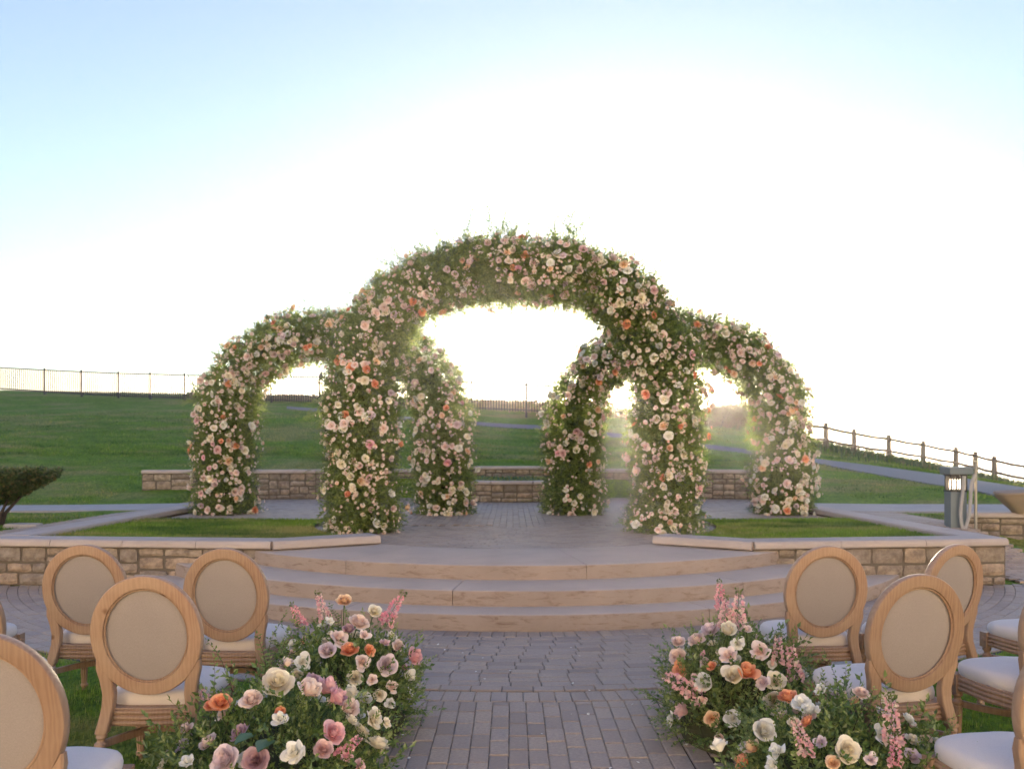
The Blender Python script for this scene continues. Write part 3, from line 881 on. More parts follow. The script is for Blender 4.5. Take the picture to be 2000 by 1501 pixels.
# hill grass seen from the terrace
def hill_grass(n, y0, y1, hmin, hmax, wd):
    Y = y0 + (y1 - y0) * rng.uniform(0, 1, n) ** 1.3
    X = rng.uniform(-0.66, 0.66, n) * Y
    bad = ((X > -6.4) & (X < 5.9) & (Y < 20.7)) | ((X > -8.8) & (X < 7.1) & (Y > 15.2) & (Y < 18.9)) | ((Y < 17.0) & (Y > 15.0)) | (Y > 36)
    bad |= (X > -7.3) & (X < -6.2) & (Y < 16) | (X > 5.6) & (X < 7.1) & (Y < 16) | ((X > 7.0) & (Y < 13.6))
    # keep the asphalt clear
    ua = np.array([(p.x, p.y) for p in up]); la = np.array([(p.x, p.y) for p in lo])
    poly = [tuple(p) for p in ua] + [tuple(p) for p in la[::-1]]
    bad |= in_poly(X, Y, poly)
    X, Y = X[~bad], Y[~bad]
    return blades('grass', np.column_stack([X, Y, H(X, Y) - 0.01]), hmin, hmax, wd, M['grass'], 0.8)
hill_grass(90000, 10.5, 26, 0.03, 0.075, 0.014)
hill_grass(50000, 24, 37, 0.04, 0.10, 0.024)

# ------------------------------------------------------------------ plant templates
def leaf_tmpl(L=1.0, W=0.5, fold=0.12, droop=0.12):
    """two-sided folded leaf along +Y: 6 points, 4 triangles"""
    v = np.array([(0, 0, 0), (-W / 2, L * 0.42, fold * W * 2), (0, L * 0.5, -0.02), (W / 2, L * 0.42, fold * W * 2), (0, L, -droop * L), (0, 0.02, 0)])
    f = np.array([(0, 2, 1), (0, 3, 2), (1, 2, 4), (2, 3, 4)])
    return v[:5], f
LV, LF = leaf_tmpl()
LV2 = np.array([(0, 0, 0), (-0.25, 0.45, 0.06), (0.25, 0.45, 0.06), (0, 1, -0.1)]); LF2 = np.array([(0, 3, 1), (0, 2, 3)])

def sprig_tmpl(n, L, leaf, wid, seed, curve=0.25, spread=1.0, stem_r=0.0022, full=True, pairs=True):
    """stem along +Y with leaves: returns V, F(tri), mat index (0 leaf, 1 stem)"""
    r = np.random.default_rng(seed)
    tv, tf = (LV, LF) if full else (LV2, LF2)
    ts = np.linspace(0.12, 1.0, n)
    stem = lambda t: np.stack([0.06 * L * np.sin(t * 3 + seed), L * t, curve * L * t * t * -0.6 + 0.04 * L * np.sin(5 * t + seed)], -1)
    pos = stem(ts)
    side = np.where(np.arange(n) % 2 == 0, 1.0, -1.0)
    ang = r.uniform(0, 2 * pi, n) if not pairs else side * (pi / 2) + r.normal(0, 0.6, n)
    d = np.stack([np.sin(ang) * spread, 0.65 + r.normal(0, 0.25, n), np.cos(ang) * 0.7 * spread + 0.1], 1)
    d[-1] = (0, 1, 0)
    rot = rotmats(d, r.normal(0, 0.5, n))
    sc = leaf * r.uniform(0.65, 1.15, n) * (1 - 0.35 * ts)
    scl = np.stack([sc * wid * 2, sc, sc], 1)
    V, Fq = scatter(tv, tf, pos, rot, scl)
    mi = np.zeros(len(Fq), int)
    if stem_r:
        m = 6; tt = np.linspace(0, 0.97, m); sp = stem(tt); rad = stem_r * (1.15 - tt * 0.8)
        ring_ = np.stack([np.cos(np.arange(3) * 2 * pi / 3), np.zeros(3), np.sin(np.arange(3) * 2 * pi / 3)], 1)
        SV = (sp[:, None, :] + ring_[None] * rad[:, None, None]).reshape(-1, 3); SF = []
        for i in range(m - 1):
            for j in range(3):
                a, b = i * 3 + j, i * 3 + (j + 1) % 3
                SF += [(a, b, b + 3), (a, b + 3, a + 3)]
        Fq = np.concatenate([Fq, np.array(SF) + len(V)]); V = np.concatenate([V, SV]); mi = np.concatenate([mi, np.ones(len(SF), int)])
    return V, Fq, mi

def multi_scatter(name, tmpls, pos, dirs, scales, mats, parent, kind='stuff', roll=None):
    """place randomly chosen templates; every template becomes faces of one joined mass"""
    n = len(pos); pick = rng.integers(0, len(tmpls), n)
    Vs, Fs, Ms = [], [], []; base = 0
    for k, (tv, tf, tm) in enumerate(tmpls):
        s = pick == k
        if not s.any(): continue
        rl = rng.uniform(-pi, pi, s.sum()) if roll is None else rng.normal(0, roll, s.sum())
        V, Fq = scatter(tv, tf, pos[s], rotmats(dirs[s], rl), scales[s])
        Vs.append(V); Fs.append(Fq + base); Ms.append(np.tile(tm, s.sum())); base += len(V)
    o = link(name, np_mesh(name, np.concatenate(Vs), np.concatenate(Fs), mats, np.concatenate(Ms)), parent)
    if kind: o['kind'] = kind
    return o

# ------------------------------------------------------------------ roses
def petal_grid(phi, half, r0, r1, zb, zt, curl, drop, nu, nv, tip=0.0, wob=0.0, sd=0):
    V = []
    for j in range(nv + 1):
        v = j / nv
        for i in range(nu + 1):
            u = i / nu * 2 - 1
            wv = half * (0.40 + 0.60 * math.sin(min(v * 0.86 + 0.14, 1) * pi * 0.72))
            a = phi + u * wv
            rr = r0 + (r1 - r0) * math.sin(v * pi / 2) ** 0.8 + curl * v ** 3.5 * (1 - 0.3 * u * u)
            rr *= 1 - 0.08 * u * u * v
            z = zb + (zt - zb) * v - drop * v ** 4 - (zt - zb) * 0.22 * v * u * u + tip * v ** 4 * (1 - abs(u))
            rr += wob * v * math.sin(3 * u + sd * 2.1)
            z += wob * v * math.cos(4 * u + sd)
            V.append((rr * math.cos(a), rr * math.sin(a), z))
    Fq = [(j * (nu + 1) + i, j * (nu + 1) + i + 1, (j + 1) * (nu + 1) + i + 1, (j + 1) * (nu + 1) + i) for j in range(nv) for i in range(nu)]
    return V, Fq

def rose(name, layers, nu, nv, seed, mat, sepal=False):
    rr = random.Random(seed); mb = MB()
    for li, (n, half, r0, r1, zb, zt, curl, drop, tip) in enumerate(layers):
        ph = rr.uniform(0, 6.28)
        for k in range(n):
            s = rr.uniform(0.9, 1.1)
            V, Fq = petal_grid(ph + 2 * pi * k / n + rr.uniform(-0.16, 0.16), R(half) * s, r0, r1 * (rr.uniform(0.93, 1.03) + 0.07 * (k % 2)), zb, zt * rr.uniform(0.88, 1.1), curl * rr.uniform(0.4, 1.5), drop * rr.uniform(0.4, 1.6), nu, nv, tip, 0.02 + 0.025 * li / len(layers), rr.uniform(0, 6))
            mb.add(V, Fq)
    me = bpy.data.meshes.new(name); me.from_pydata(mb.v, [], mb.f); me.materials.append(mat)
    me.polygons.foreach_set('use_smooth', [True] * len(me.polygons))
    return me
#            n, half, r0,  r1,   zb,   zt,  curl, drop, tip
OPEN = [(2, 110, .04, .10, .05, .74, .0, .0, 0), (3, 84, .07, .19, .04, .76, .03, .01, 0), (4, 62, .1, .30, .02, .76, .06, .02, 0), (5, 50, .12, .43, .0, .72, .10, .04, .02),
        (6, 46, .12, .55, -.03, .66, .13, .06, .04), (6, 44, .12, .66, -.08, .55, .18, .1, .06), (6, 42, .12, .76, -.12, .40, .22, .14, .07)]
FULL = [(3, 80, .05, .13, .05, .6, .0, .0, 0), (5, 55, .08, .24, .04, .62, .03, .0, 0), (6, 45, .1, .35, .02, .66, .04, .02, 0), (7, 38, .12, .47, .0, .68, .06, .03, 0), (7, 38, .12, .59, -.03, .64, .12, .05, .03), (7, 38, .12, .71, -.08, .52, .15, .08, .05), (6, 42, .12, .8, -.12, .36, .2, .12, .05)]
CUP = [(2, 110, .05, .13, .05, .96, -.02, .0, 0), (3, 84, .08, .24, .04, 1.0, .02, .0, 0), (4, 66, .1, .36, .0, .98, .06, .03, .02), (4, 62, .1, .46, -.05, .92, .14, .07, .08), (4, 54, .1, .52, -.1, .72, .3, .2, .12)]
FLOP = [(3, 85, .05, .18, .05, .72, .02, .0, 0), (4, 66, .08, .32, .02, .70, .1, .03, .06), (5, 44, .1, .50, -.02, .56, .3, .14, .16), (6, 40, .1, .64, -.1, .36, .38, .2, .2)]
SIMPLE = [(3, 80, .06, .2, .04, .5, .03, .0, 0), (4, 60, .1, .42, .0, .5, .1, .03, 0), (5, 50, .12, .68, -.05, .36, .24, .12, .03)]
HERO = [rose('rose', OPEN, 6, 5, 1, M['p_blush']), rose('rose', OPEN, 6, 5, 5, M['p_blush']), rose('rose', FULL, 5, 4, 2, M['p_blush']), rose('rose', FULL, 5, 4, 8, M['p_blush'])]
BUD = [rose('rose', CUP, 6, 5, 3, M['p_blush']), rose('rose', CUP, 6, 5, 9, M['p_blush'])]
FLOPPY = [rose('rose', FLOP, 6, 5, 4, M['p_white']), rose('rose', FLOP, 6, 5, 11, M['p_white'])]
ARCH_ROSE = [rose('rose', SIMPLE, 3, 3, s_, M['p_blush']) for s_ in (21, 22, 23)] + [rose('rose', CUP[1:], 3, 3, 24, M['p_blush'])]
SMALL = rose('rosette', [(3, 80, .06, .26, .02, .5, .04, 0, 0), (4, 60, .1, .6, -.04, .4, .25, .1, 0)], 2, 2, 31, M['p_mix'])
def mesh_arrays(me):
    v = np.empty(len(me.vertices) * 3, np.float32); me.vertices.foreach_get('co', v)
    f = np.empty(len(me.loops), np.int32); me.loops.foreach_get('vertex_index', f)
    return v.reshape(-1, 3).astype(float), f.reshape(-1, 4)
# rotmats puts the template's +Y along the direction, so turn the rose (axis +Z) onto +Y
def z_to_y(V): return np.stack([V[:, 0], V[:, 2], -V[:, 1]], 1)
SMV, SMF = mesh_arrays(SMALL); SMV = z_to_y(SMV)

def aim(o, d, spin=None):
    q = Vector(d).normalized().to_track_quat('Z', 'Y')
    o.rotation_mode = 'QUATERNION'
    from mathutils import Quaternion
    o.rotation_quaternion = q @ Quaternion((0, 0, 1), random.uniform(0, 6.28) if spin is None else spin)

def weighted(r, tab):
    t = r.random() * sum(w for _, w in tab)
    for k, w in tab:
        t -= w
        if t <= 0: return k
    return tab[-1][0]

# ------------------------------------------------------------------ flower arches
SP_ARCH = [sprig_tmpl(13, 0.20, 0.066, 0.40, s_, 0.3, 1.0, 0.0, False, False) for s_ in range(5)]
SP_TOP = [sprig_tmpl(34, 0.42, 0.05, 0.30, s_, 0.18, 1.0, 0.0022, False, False) for s_ in (11, 12, 13)]
SP_SAGE = [sprig_tmpl(14, 0.26, 0.055, 0.32, s_, 0.3, 1.0, 0.0018, False, True) for s_ in (14, 15)]
def plume_tmpl(seed, L=0.5):
    """drooping feathery fern: many thin side shoots set with tiny needles"""
    r = np.random.default_rng(seed); pos, dr, sc = [], [], []
    for k in range(26):
        t = k / 26; c = np.array([0.03 * math.sin(4 * t + seed), L * t, -0.55 * L * t * t])
        for s in (-1, 1):
            sd = np.array([s * (0.8 + r.normal(0, .2)), 0.6, r.normal(0, 0.35) - 0.3 * t]); sd /= np.linalg.norm(sd)
            sl = L * 0.28 * (1 - 0.75 * t) * r.uniform(0.7, 1.2)
            for q in np.linspace(0.1, 1, 7):
                pos.append(c + sd * sl * q); d = sd + r.normal(0, 0.7, 3); dr.append(d); sc.append(r.uniform(0.014, 0.026))
    pos, dr, sc = np.array(pos), np.array(dr), np.array(sc)
    V, Fq = scatter(LV2, LF2, pos, rotmats(dr, r.uniform(0, 6, len(pos))), np.stack([sc * 0.55, sc, sc], 1))
    return V, Fq, np.zeros(len(Fq), int)
PLUME = [plume_tmpl(s_) for s_ in (1, 2, 3)]
PLUME_ME = [np_mesh('fern_plume', V, Fq, [M['fern']]) for V, Fq, _ in PLUME]
TOP_ME = [np_mesh('leafy_sprig', V, Fq, [M['leaf2'], M['twig']], mi) for V, Fq, mi in SP_TOP]
SAGE_ME = [np_mesh('eucalyptus_sprig', V, Fq, [M['sage'], M['greentwig']], mi) for V, Fq, mi in SP_SAGE]

def catmull(pts, n):
    p = np.array(pts, float); q = np.vstack([2 * p[0] - p[1], p, 2 * p[-1] - p[-2]]); out = []
    for i in range(1, len(q) - 2):
        for t in np.linspace(0, 1, 24, endpoint=False):
            out.append(0.5 * ((2 * q[i]) + (-q[i - 1] + q[i + 1]) * t + (2 * q[i - 1] - 5 * q[i] + 4 * q[i + 1] - q[i + 2]) * t * t + (-q[i - 1] + 3 * q[i] - 3 * q[i + 1] + q[i + 2]) * t ** 3))
    out.append(p[-1]); out = np.array(out)
    s = np.concatenate([[0], np.cumsum(np.linalg.norm(np.diff(out, axis=0), axis=1))])
    g = np.linspace(0, s[-1], n)
    return np.stack([np.interp(g, s, out[:, k]) for k in range(3)], 1), s[-1]

def lump(p, f, sd):
    return np.array([mnoise.noise((a[0] * f + sd, a[1] * f, a[2] * f)) for a in p])

def flower_arch(label, pts, r_leg, r_top, n_leaf, n_rose, n_small, palette, seed, size=0.047, nplume=14, ntop=50, plumes=(), tufts=()):
    """pts: centre line (world) from one foot to the other"""
    N = 240
    C, Ltot = catmull(pts, N)
    base = Vector((float(C[:, 0].mean()), float(C[:, 1].mean()), Z3))
    root = empty('flower_arch', base); bo = np.array(base)
    tag(root, label, 'flower arch')
    rr = random.Random(seed)
    T = np.gradient(C, axis=0); T /= np.linalg.norm(T, axis=1, keepdims=True)
    B = np.tile(np.array([[0., 1., 0.]]), (N, 1))              # the arch stands in an x-z plane
    Nn = np.cross(B, T)                                         # in-plane normal
    hgt = (C[:, 2] - Z3) / (C[:, 2].max() - Z3)
    rad0 = r_leg + (r_top - r_leg) * smooth01(0.45, 0.95, hgt)
    def surf(n, rho_lo, rho_hi, power=0.5, face=None):
        i = rng.integers(0, N, n)
        th = rng.uniform(0, 2 * pi, n)
        if face is not None:                                    # more of them on the side that faces the chairs
            k = rng.random(n) < face
            th = np.where(k, rng.normal(-pi / 2, 0.75, n), th)
        nd = np.cos(th)[:, None] * Nn[i] + np.sin(th)[:, None] * B[i]
        c = C[i] + T[i] * rng.normal(0, 0.02, (n, 1))
        lm = 1 + 0.30 * lump(c + nd * 0.4, 2.2, seed)
        rho = rho_lo + (rho_hi - rho_lo) * rng.random(n) ** power
        p = c + nd * (rad0[i] * lm * rho)[:, None]
        p[:, 2] = np.maximum(p[:, 2], Z3 + 0.01)
        return p - bo, nd, i
    # dense inner core of moss and wire
    core = MB(); rings = []
    for i in range(0, N, 4):
        ring_ = []
        for j in range(14):
            a = 2 * pi * j / 14; nd = math.cos(a) * Nn[i] + math.sin(a) * B[i]
            q = C[i] + nd * rad0[i] * (0.36 + 0.2 * mnoise.noise(tuple((C[i] + nd * 0.4) * 2.5)))
            ring_.append(tuple(q - bo))
        rings.append(ring_)
    core.rings(rings); core.build('moss_core', M['core'], root, smooth=True)
    # leaves
    p, nd, i = surf(n_leaf, 0.55, 0.95, 0.8, 0.35)
    d = nd + rng.normal(0, 0.9, p.shape); d[:, 2] -= 0.15
    multi_scatter('foliage', SP_ARCH, p, d, rng.uniform(0.75, 1.3, len(p)), [M['leaf']], root)
    p, nd, i = surf(n_leaf // 5, 0.8, 1.08, 0.7)
    d = nd + rng.normal(0, 0.5, p.shape)
    multi_scatter('pale_foliage', SP_SAGE, p, d, rng.uniform(0.5, 0.9, len(p)), [M['sage'], M['greentwig']], root)
    # roses: the largest as parts
    p, nd, i = surf(n_rose * 4, 1.12, 1.30, 1.0, 0.66)
    keep = []
    gap = lump(p + bo, 2.3, seed + 5.0)
    for k in range(len(p)):
        if gap[k] < -0.27: continue                             # green gaps between the drifts of roses
                                                                # keep them from sitting inside each other
        if all(np.sum((p[k] - p[q]) ** 2) > 0.0043 for q in keep):
            keep.append(k)
            if len(keep) >= n_rose: break
    szs = [size * rr.choice((0.6, 0.7, 0.85, 1.0, 1.0, 1.15, 1.35, 1.55)) for _ in keep]
    order = sorted(range(len(keep)), key=lambda q: -(szs[q] * (1.5 if nd[keep[q]][1] < -0.1 else 0.6)))
    restp, restd, rests = [], [], []
    for cnt, q in enumerate(order):
        k = keep[q]; dd = nd[k] + np.array([rr.gauss(0, .35), rr.gauss(0, .3) - 0.15, rr.gauss(0.1, .3)])
        if cnt < 290:
            o = link('rose', rr.choice(ARCH_ROSE), root, loc=p[k], scale=(szs[q],) * 3)
            aim(o, dd)
            low = 1 - hgt[i[k]]
            recolor(o, M['p_' + weighted(rr, palette(low))])
        else:
            restp.append(p[k]); restd.append(dd); rests.append(szs[q])
    sp, sd, si = surf(n_small // 3, 1.12, 1.32, 1.0, 0.66)
    sp = np.repeat(sp, 3, 0) + rng.normal(0, 0.035, (len(sp) * 3, 3)); sd = np.repeat(sd, 3, 0) + rng.normal(0, 0.4, sp.shape)
    ss = rng.uniform(0.018, 0.032, len(sp))
    ap = np.vstack([sp] + ([np.array(restp)] if restp else [])); ad = np.vstack([sd] + ([np.array(restd)] if restd else [])); asz = np.concatenate([ss, np.array(rests)])
    V, Fq = scatter(SMV, SMF, ap, rotmats(ad, rng.uniform(0, 6, len(ap))), asz)
    tag(link('spray_roses', np_mesh('spray_roses', V, Fq, [M['p_mix']], smooth=True), root), kind='stuff')
    # sprigs that stand out of the outline, feathery plumes, leafy skirt round the feet
    for k in range(ntop):
        j = rr.randrange(N); 
        if hgt[j] < 0.5 and rr.random() < 0.6: j = N // 2 + int(rr.gauss(0, N * 0.16))
        a = rr.uniform(-0.9, 0.9); out_ = -1 if np.dot(Nn[j], C[j] - np.array([bo[0], bo[1], C[:, 2].max() - 1.4])) < 0 else 1
        nd_ = out_ * math.cos(a) * Nn[j] + math.sin(a) * B[j]
        q = C[j] + nd_ * rad0[j] * 0.72 - bo
        s = rr.uniform(0.4, 1.0) if rr.random() < 0.72 else rr.uniform(1.1, 1.75)
        me = rr.choice(TOP_ME if rr.random() < 0.75 else SAGE_ME)
        o = link(me.name.split('.')[0], me, root, loc=q, scale=(s,) * 3)
        dv = Vector(nd_) + Vector((rr.gauss(0, .4), rr.gauss(0, .3), rr.gauss(0.25, .3)))
        o.rotation_mode = 'QUATERNION'; o.rotation_quaternion = dv.normalized().to_track_quat('Y', 'Z')
    for k in range(nplume):
        j = int(rr.choice((0.24, 0.3, 0.2, 0.7, 0.76, 0.8, 0.4, 0.6, 0.12, 0.88)) * N + rr.uniform(-8, 8))
        a = rr.choice((0, pi)) + rr.uniform(-0.5, 0.5)
        nd_ = math.cos(a) * Nn[j] + math.sin(a) * B[j]
        q = C[j] + nd_ * rad0[j] * 0.8 - bo; s = rr.uniform(0.6, 1.0)
        o = link('fern_plume', rr.choice(PLUME_ME), root, loc=q, scale=(s,) * 3)
        o.rotation_mode = 'QUATERNION'; o.rotation_quaternion = (Vector(nd_) + Vector((0, 0, rr.uniform(-0.1, 0.4)))).normalized().to_track_quat('Y', 'Z')
    for (px, py, dx, s) in tufts:
        for k in range(13):
            q = P(px + rr.uniform(-26, 26), py + rr.uniform(10, 30), pts[0][1] + rr.uniform(-0.25, 0.2))
            o = link('leafy_sprig', rr.choice(TOP_ME), root, loc=q - base, scale=(s * rr.uniform(0.9, 1.3) * 1.4, s * rr.uniform(0.6, 1.3), s * 1.4))
            o.rotation_mode = 'QUATERNION'; o.rotation_quaternion = Vector((dx + rr.gauss(0, .35), rr.gauss(0, .3), 1.0)).normalized().to_track_quat('Y', 'Z')
    for (px, py, dx, s) in plumes:
        for k in range(7):
            q = P(px + rr.uniform(-14, 14), py + rr.uniform(-26, 26), pts[0][1] + rr.uniform(-0.25, 0.25))
            o = link('fern_plume', rr.choice(PLUME_ME), root, loc=q - base, scale=(s * rr.uniform(0.8, 1.15),) * 3)
            o.rotation_mode = 'QUATERNION'; o.rotation_quaternion = Vector((dx, rr.uniform(-0.5, 0.3), rr.uniform(0.0, 0.6))).normalized().to_track_quat('Y', 'Z')
    for foot in (0, N - 1):
        for k in range(60):
            a = rr.uniform(0, 2 * pi); s = rr.uniform(0.4, 0.72)
            q = C[foot] + np.array([math.cos(a), math.sin(a), 0]) * r_leg * rr.uniform(0.55, 0.95) - bo; q[2] = 0.02 + rr.uniform(0, 0.12)
            me = rr.choice(TOP_ME)
            o = link('leafy_sprig', me, root, loc=q, scale=(s,) * 3)
            o.rotation_mode = 'QUATERNION'; o.rotation_quaternion = Vector((math.cos(a), math.sin(a), rr.uniform(0.02, 0.4))).normalized().to_track_quat('Y', 'Z')
    return root

def pal_front(low):
    return [('blush', 3.6), ('cream', 1.6 + 2.0 * low), ('coral', 0.75), ('pink', 0.35), ('dusty', 0.35), ('lilac', 0.3), ('white', 0.9 + 1.4 * low), ('peach', 0.5 + 0.7 * low)]
def pal_back(low):
    return [('blush', 3.2), ('cream', 2.0 + 2.2 * low), ('coral', 0.45), ('pink', 0.25), ('dusty', 0.3), ('lilac', 0.3), ('white', 1.2 + 1.6 * low), ('peach', 0.7)]
YF, YB = 11.45, 14.75
def line(px, Y): return [tuple(P(x_, y_, Y)) for x_, y_ in px]
front_pts = [(P(708, 0, YF).x, YF, Z3)] + line([(708, 900), (709, 760), (725, 668), (783, 590), (872, 542), (1003, 530), (1133, 540), (1223, 588), (1281, 665), (1296, 760), (1297, 900)], YF) + [(P(1297, 0, YF).x, YF, Z3)]
flower_arch('tall central rose covered arch standing nearest on the stage', front_pts, 0.43, 0.36, 13000, 1150, 1100, pal_front, 3, 0.047, 14, 110, ((655, 800, -1, 0.8), (652, 900, -1, 0.75), (690, 640, -1, 0.7), (770, 690, 1, 0.6), (1345, 680, 1, 0.6), (1350, 800, 1, 0.5)),
            ((985, 440, 0, .8), (985, 475, 0, .9), (1108, 445, .1, .9), (1108, 480, .1, 1.1), (1060, 480, .2, .7), (905, 490, -.2, .8), (800, 520, -.5, 1.0), (850, 500, -.3, .7), (1200, 530, .3, 1.0), (1250, 575, .6, .8), (725, 605, -.5, 1.0), (670, 650, -.8, .9), (1165, 500, .3, .8), (770, 550, -.5, .8), (1310, 650, .8, .8)))
lpts = [(P(442, 0, YB).x, YB, Z3)] + line([(442, 880), (448, 780), (480, 715), (550, 672), (652, 655), (755, 672), (825, 715), (858, 780), (866, 880)], YB) + [(P(866, 0, YB).x, YB, Z3)]
flower_arch('rose covered arch behind the central one, on the side of the iron fence', lpts, 0.47, 0.40, 9500, 880, 900, pal_back, 5, 0.053, 12, 60, ((400, 800, -1, 0.7), (485, 800, 1, 0.7), (410, 930, -1, 0.6), (900, 800, 1, 0.55), (665, 690, 1, 0.5)),
            ((455, 690, -.8, .9), (530, 640, -.4, .8), (590, 620, -.2, .8), (640, 615, 0, .7), (410, 745, -1, .9), (400, 860, -1.5, .8)))
rpts = [(P(1120, 0, YB).x, YB, Z3)] + line([(1120, 880), (1128, 790), (1160, 725), (1225, 680), (1325, 662), (1420, 680), (1485, 722), (1518, 785), (1526, 880)], YB) + [(P(1526, 0, YB).x, YB, Z3)]
flower_arch('rose covered arch behind the central one, on the side of the timber rail fence', rpts, 0.47, 0.40, 9500, 880, 900, pal_back, 8, 0.053, 10, 60, ((1085, 880, -1, 0.7), (1165, 780, 1, 0.5), (1490, 960, -1, 0.5)),
            ((1370, 630, .2, .8), (1430, 650, .5, .9), (1480, 690, .7, .9), (1540, 760, 1, .9), (1330, 620, 0, .8), (1560, 850, 1.4, .7)))

# ------------------------------------------------------------------ chairs
def make_chair():
    root = empty('oval_back_chair')
    yb = lambda z: -(z - 0.42) * 0.13 if z > 0.42 else -(0.42 - z) * 0.16
    ZC, A, Bz, a, b = 0.728, 0.245, 0.272, 0.186, 0.213
    n = 64
    fr = MB(); rings = []
    for k in range(n):
        t = 2 * pi * k / n; c, s = math.cos(t), math.sin(t)
        def pt(f, dy):          # f 0 outer .. 1 inner
            x_ = (A + (a - A) * f) * c; z_ = ZC + (Bz + (b - Bz) * f) * s
            return (x_, yb(z_) + dy, z_)
        rings.append([pt(0.0, -0.016), pt(0.0, 0.014), pt(0.07, 0.021), pt(0.45, 0.025), pt(0.93, 0.022), pt(1.0, 0.016), pt(1.0, -0.017), pt(0.95, -0.0215), pt(0.5, -0.0235), pt(0.06, -0.0215)])
    m = len(rings[0]); vs = [p for r_ in rings for p in r_]; fs = []
    for i in range(n):
        for j in range(m):
            fs.append((i * m + j, i * m + (j + 1) % m, ((i + 1) % n) * m + (j + 1) % m, ((i + 1) % n) * m + j))
    fr.add(vs, fs)
    fr.build('back_frame', M['wood'], root, smooth=True, autosmooth=0.8)
    # bead round the panel
    bd = MB(); rings = []
    for k in range(n):
        t = 2 * pi * k / n; c, s = math.cos(t), math.sin(t)
        ring_ = []
        for j in range(6):
            q = 2 * pi * j / 6; f = 0.0045 * math.cos(q); dy = 0.0045 * math.sin(q)
            x_ = (a - 0.004 + f) * c; z_ = ZC + (b - 0.004 + f) * s
            ring_.append((x_, yb(z_) - 0.0115 + dy, z_))
        rings.append(ring_)
    m = 6; vs = [p for r_ in rings for p in r_]
    fs = [(i * m + j, i * m + (j + 1) % m, ((i + 1) % n) * m + (j + 1) % m, ((i + 1) % n) * m + j) for i in range(n) for j in range(m)]
    bd.add(vs, fs); bd.build('bead', M['wood'], root, smooth=True)
    # padded oval panel: back face nearly flat, front domed
    pn = MB(); vs, fs = [], []
    rr_ = [0.0, 0.3, 0.6, 0.85, 0.97, 1.0]
    for side in (-1, 1):
        base = len(vs)
        for q in rr_:
            for k in range(40):
                t = 2 * pi * k / 40
                x_ = (a - 0.002) * q * math.cos(t); z_ = ZC + (b - 0.002) * q * math.sin(t)
                dy = (-0.002 - 0.008 * (1 - q ** 4)) if side < 0 else (0.014 + 0.03 * (1 - q ** 2.5))
                vs.append((x_, yb(z_) + dy, z_))
        for i in range(len(rr_) - 1):
            for k in range(40):
                f = (base + i * 40 + k, base + i * 40 + (k + 1) % 40, base + (i + 1) * 40 + (k + 1) % 40, base + (i + 1) * 40 + k)
                fs.append(f if side > 0 else f[::-1])
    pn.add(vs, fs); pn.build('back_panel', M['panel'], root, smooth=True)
    # rear legs: curved stile, block, rings, fluted taper
    for sx in (-1, 1):
        lg = MB(); rings = []
        for (z_, x_, w, d) in ((0.615, 0.212, 0.018, 0.015), (0.575, 0.206, 0.024, 0.0195), (0.52, 0.188, 0.028, 0.020), (0.46, 0.181, 0.027, 0.021), (0.40, 0.186, 0.026, 0.022), (0.34, 0.197, 0.026, 0.023), (0.292, 0.207, 0.027, 0.024), (0.285, 0.208, 0.022, 0.021)):
            cx_, cy_ = sx * x_, yb(z_) + (0.0 if z_ > 0.45 else 0.0)
            r_ = 0.005
            ring_ = []
            for (ux, uy) in ((-1, -1), (1, -1), (1, 1), (-1, 1)):
                ring_ += [(cx_ + ux * (w - (r_ if i_ == 0 else 0)), cy_ + uy * (d - (0 if i_ == 0 else r_)), z_) for i_ in ((0, 1) if ux * uy > 0 else (1, 0))]
            # order the eight corners round the block
            ring_.sort(key=lambda p: math.atan2((p[1] - cy_) / d, (p[0] - cx_) / w))
            rings.append(ring_)
        lg.rings(rings)
        def foot(prof): return [(r_, z_, sx * (0.208 + (0.285 - z_) * 0.06), yb(z_)) for r_, z_ in prof]
        lg.lathe(foot([(0.020, 0.288), (0.024, 0.278), (0.024, 0.270), (0.017, 0.262), (0.017, 0.254), (0.027, 0.244), (0.028, 0.232), (0.021, 0.224), (0.023, 0.215), (0.022, 0.15), (0.017, 0.055), (0.016, 0.045), (0.021, 0.038), (0.021, 0.026), (0.014, 0.018), (0.013, 0.0)]), n=14)
        lg.build('leg', M['wood'], root, smooth=True, autosmooth=0.5)
    # front legs: rosette block then turned and fluted
    for sx in (-1, 1):
        lg = MB()
        x_, y_ = sx * 0.222, 0.425
        lg.box((x_, y_, 0.3485), (0.058, 0.058, 0.095))
        lg.lathe([(0.016, 0.362), (0.016, 0.334)], (x_, y_, 0), 10)
        for fx, fy in ((0, 1), (sx, 0)):
            rs = []
            for r_, o_ in ((0.017, 0.0285), (0.017, 0.033), (0.009, 0.0335), (0.006, 0.036)):
                rs.append([(x_ + fx * o_ + (r_ * math.cos(q) if fy else 0), y_ + fy * o_ + (r_ * math.cos(q) if fx else 0), 0.35 + r_ * math.sin(q)) for q in np.linspace(0, 2 * pi, 10, endpoint=False)])
            lg.rings(rs)
        prof = [(0.022, 0.301), (0.027, 0.29), (0.026, 0.282), (0.017, 0.272), (0.018, 0.262), (0.029, 0.25), (0.029, 0.24), (0.023, 0.232), (0.026, 0.222)]
        lg.lathe(prof, (x_, y_, 0), 14)
        rings = []
        for z_, r_ in ((0.223, 0.025), (0.15, 0.022), (0.05, 0.0165)):      # flutes
            rings.append([(x_ + r_ * (1 - 0.16 * (j % 2)) * math.cos(2 * pi * j / 20), y_ + r_ * (1 - 0.16 * (j % 2)) * math.sin(2 * pi * j / 20), z_) for j in range(20)])
        lg.rings(rings)
        lg.lathe([(0.016, 0.051), (0.022, 0.043), (0.022, 0.03), (0.014, 0.02), (0.013, 0.0)], (x_, y_, 0), 14)
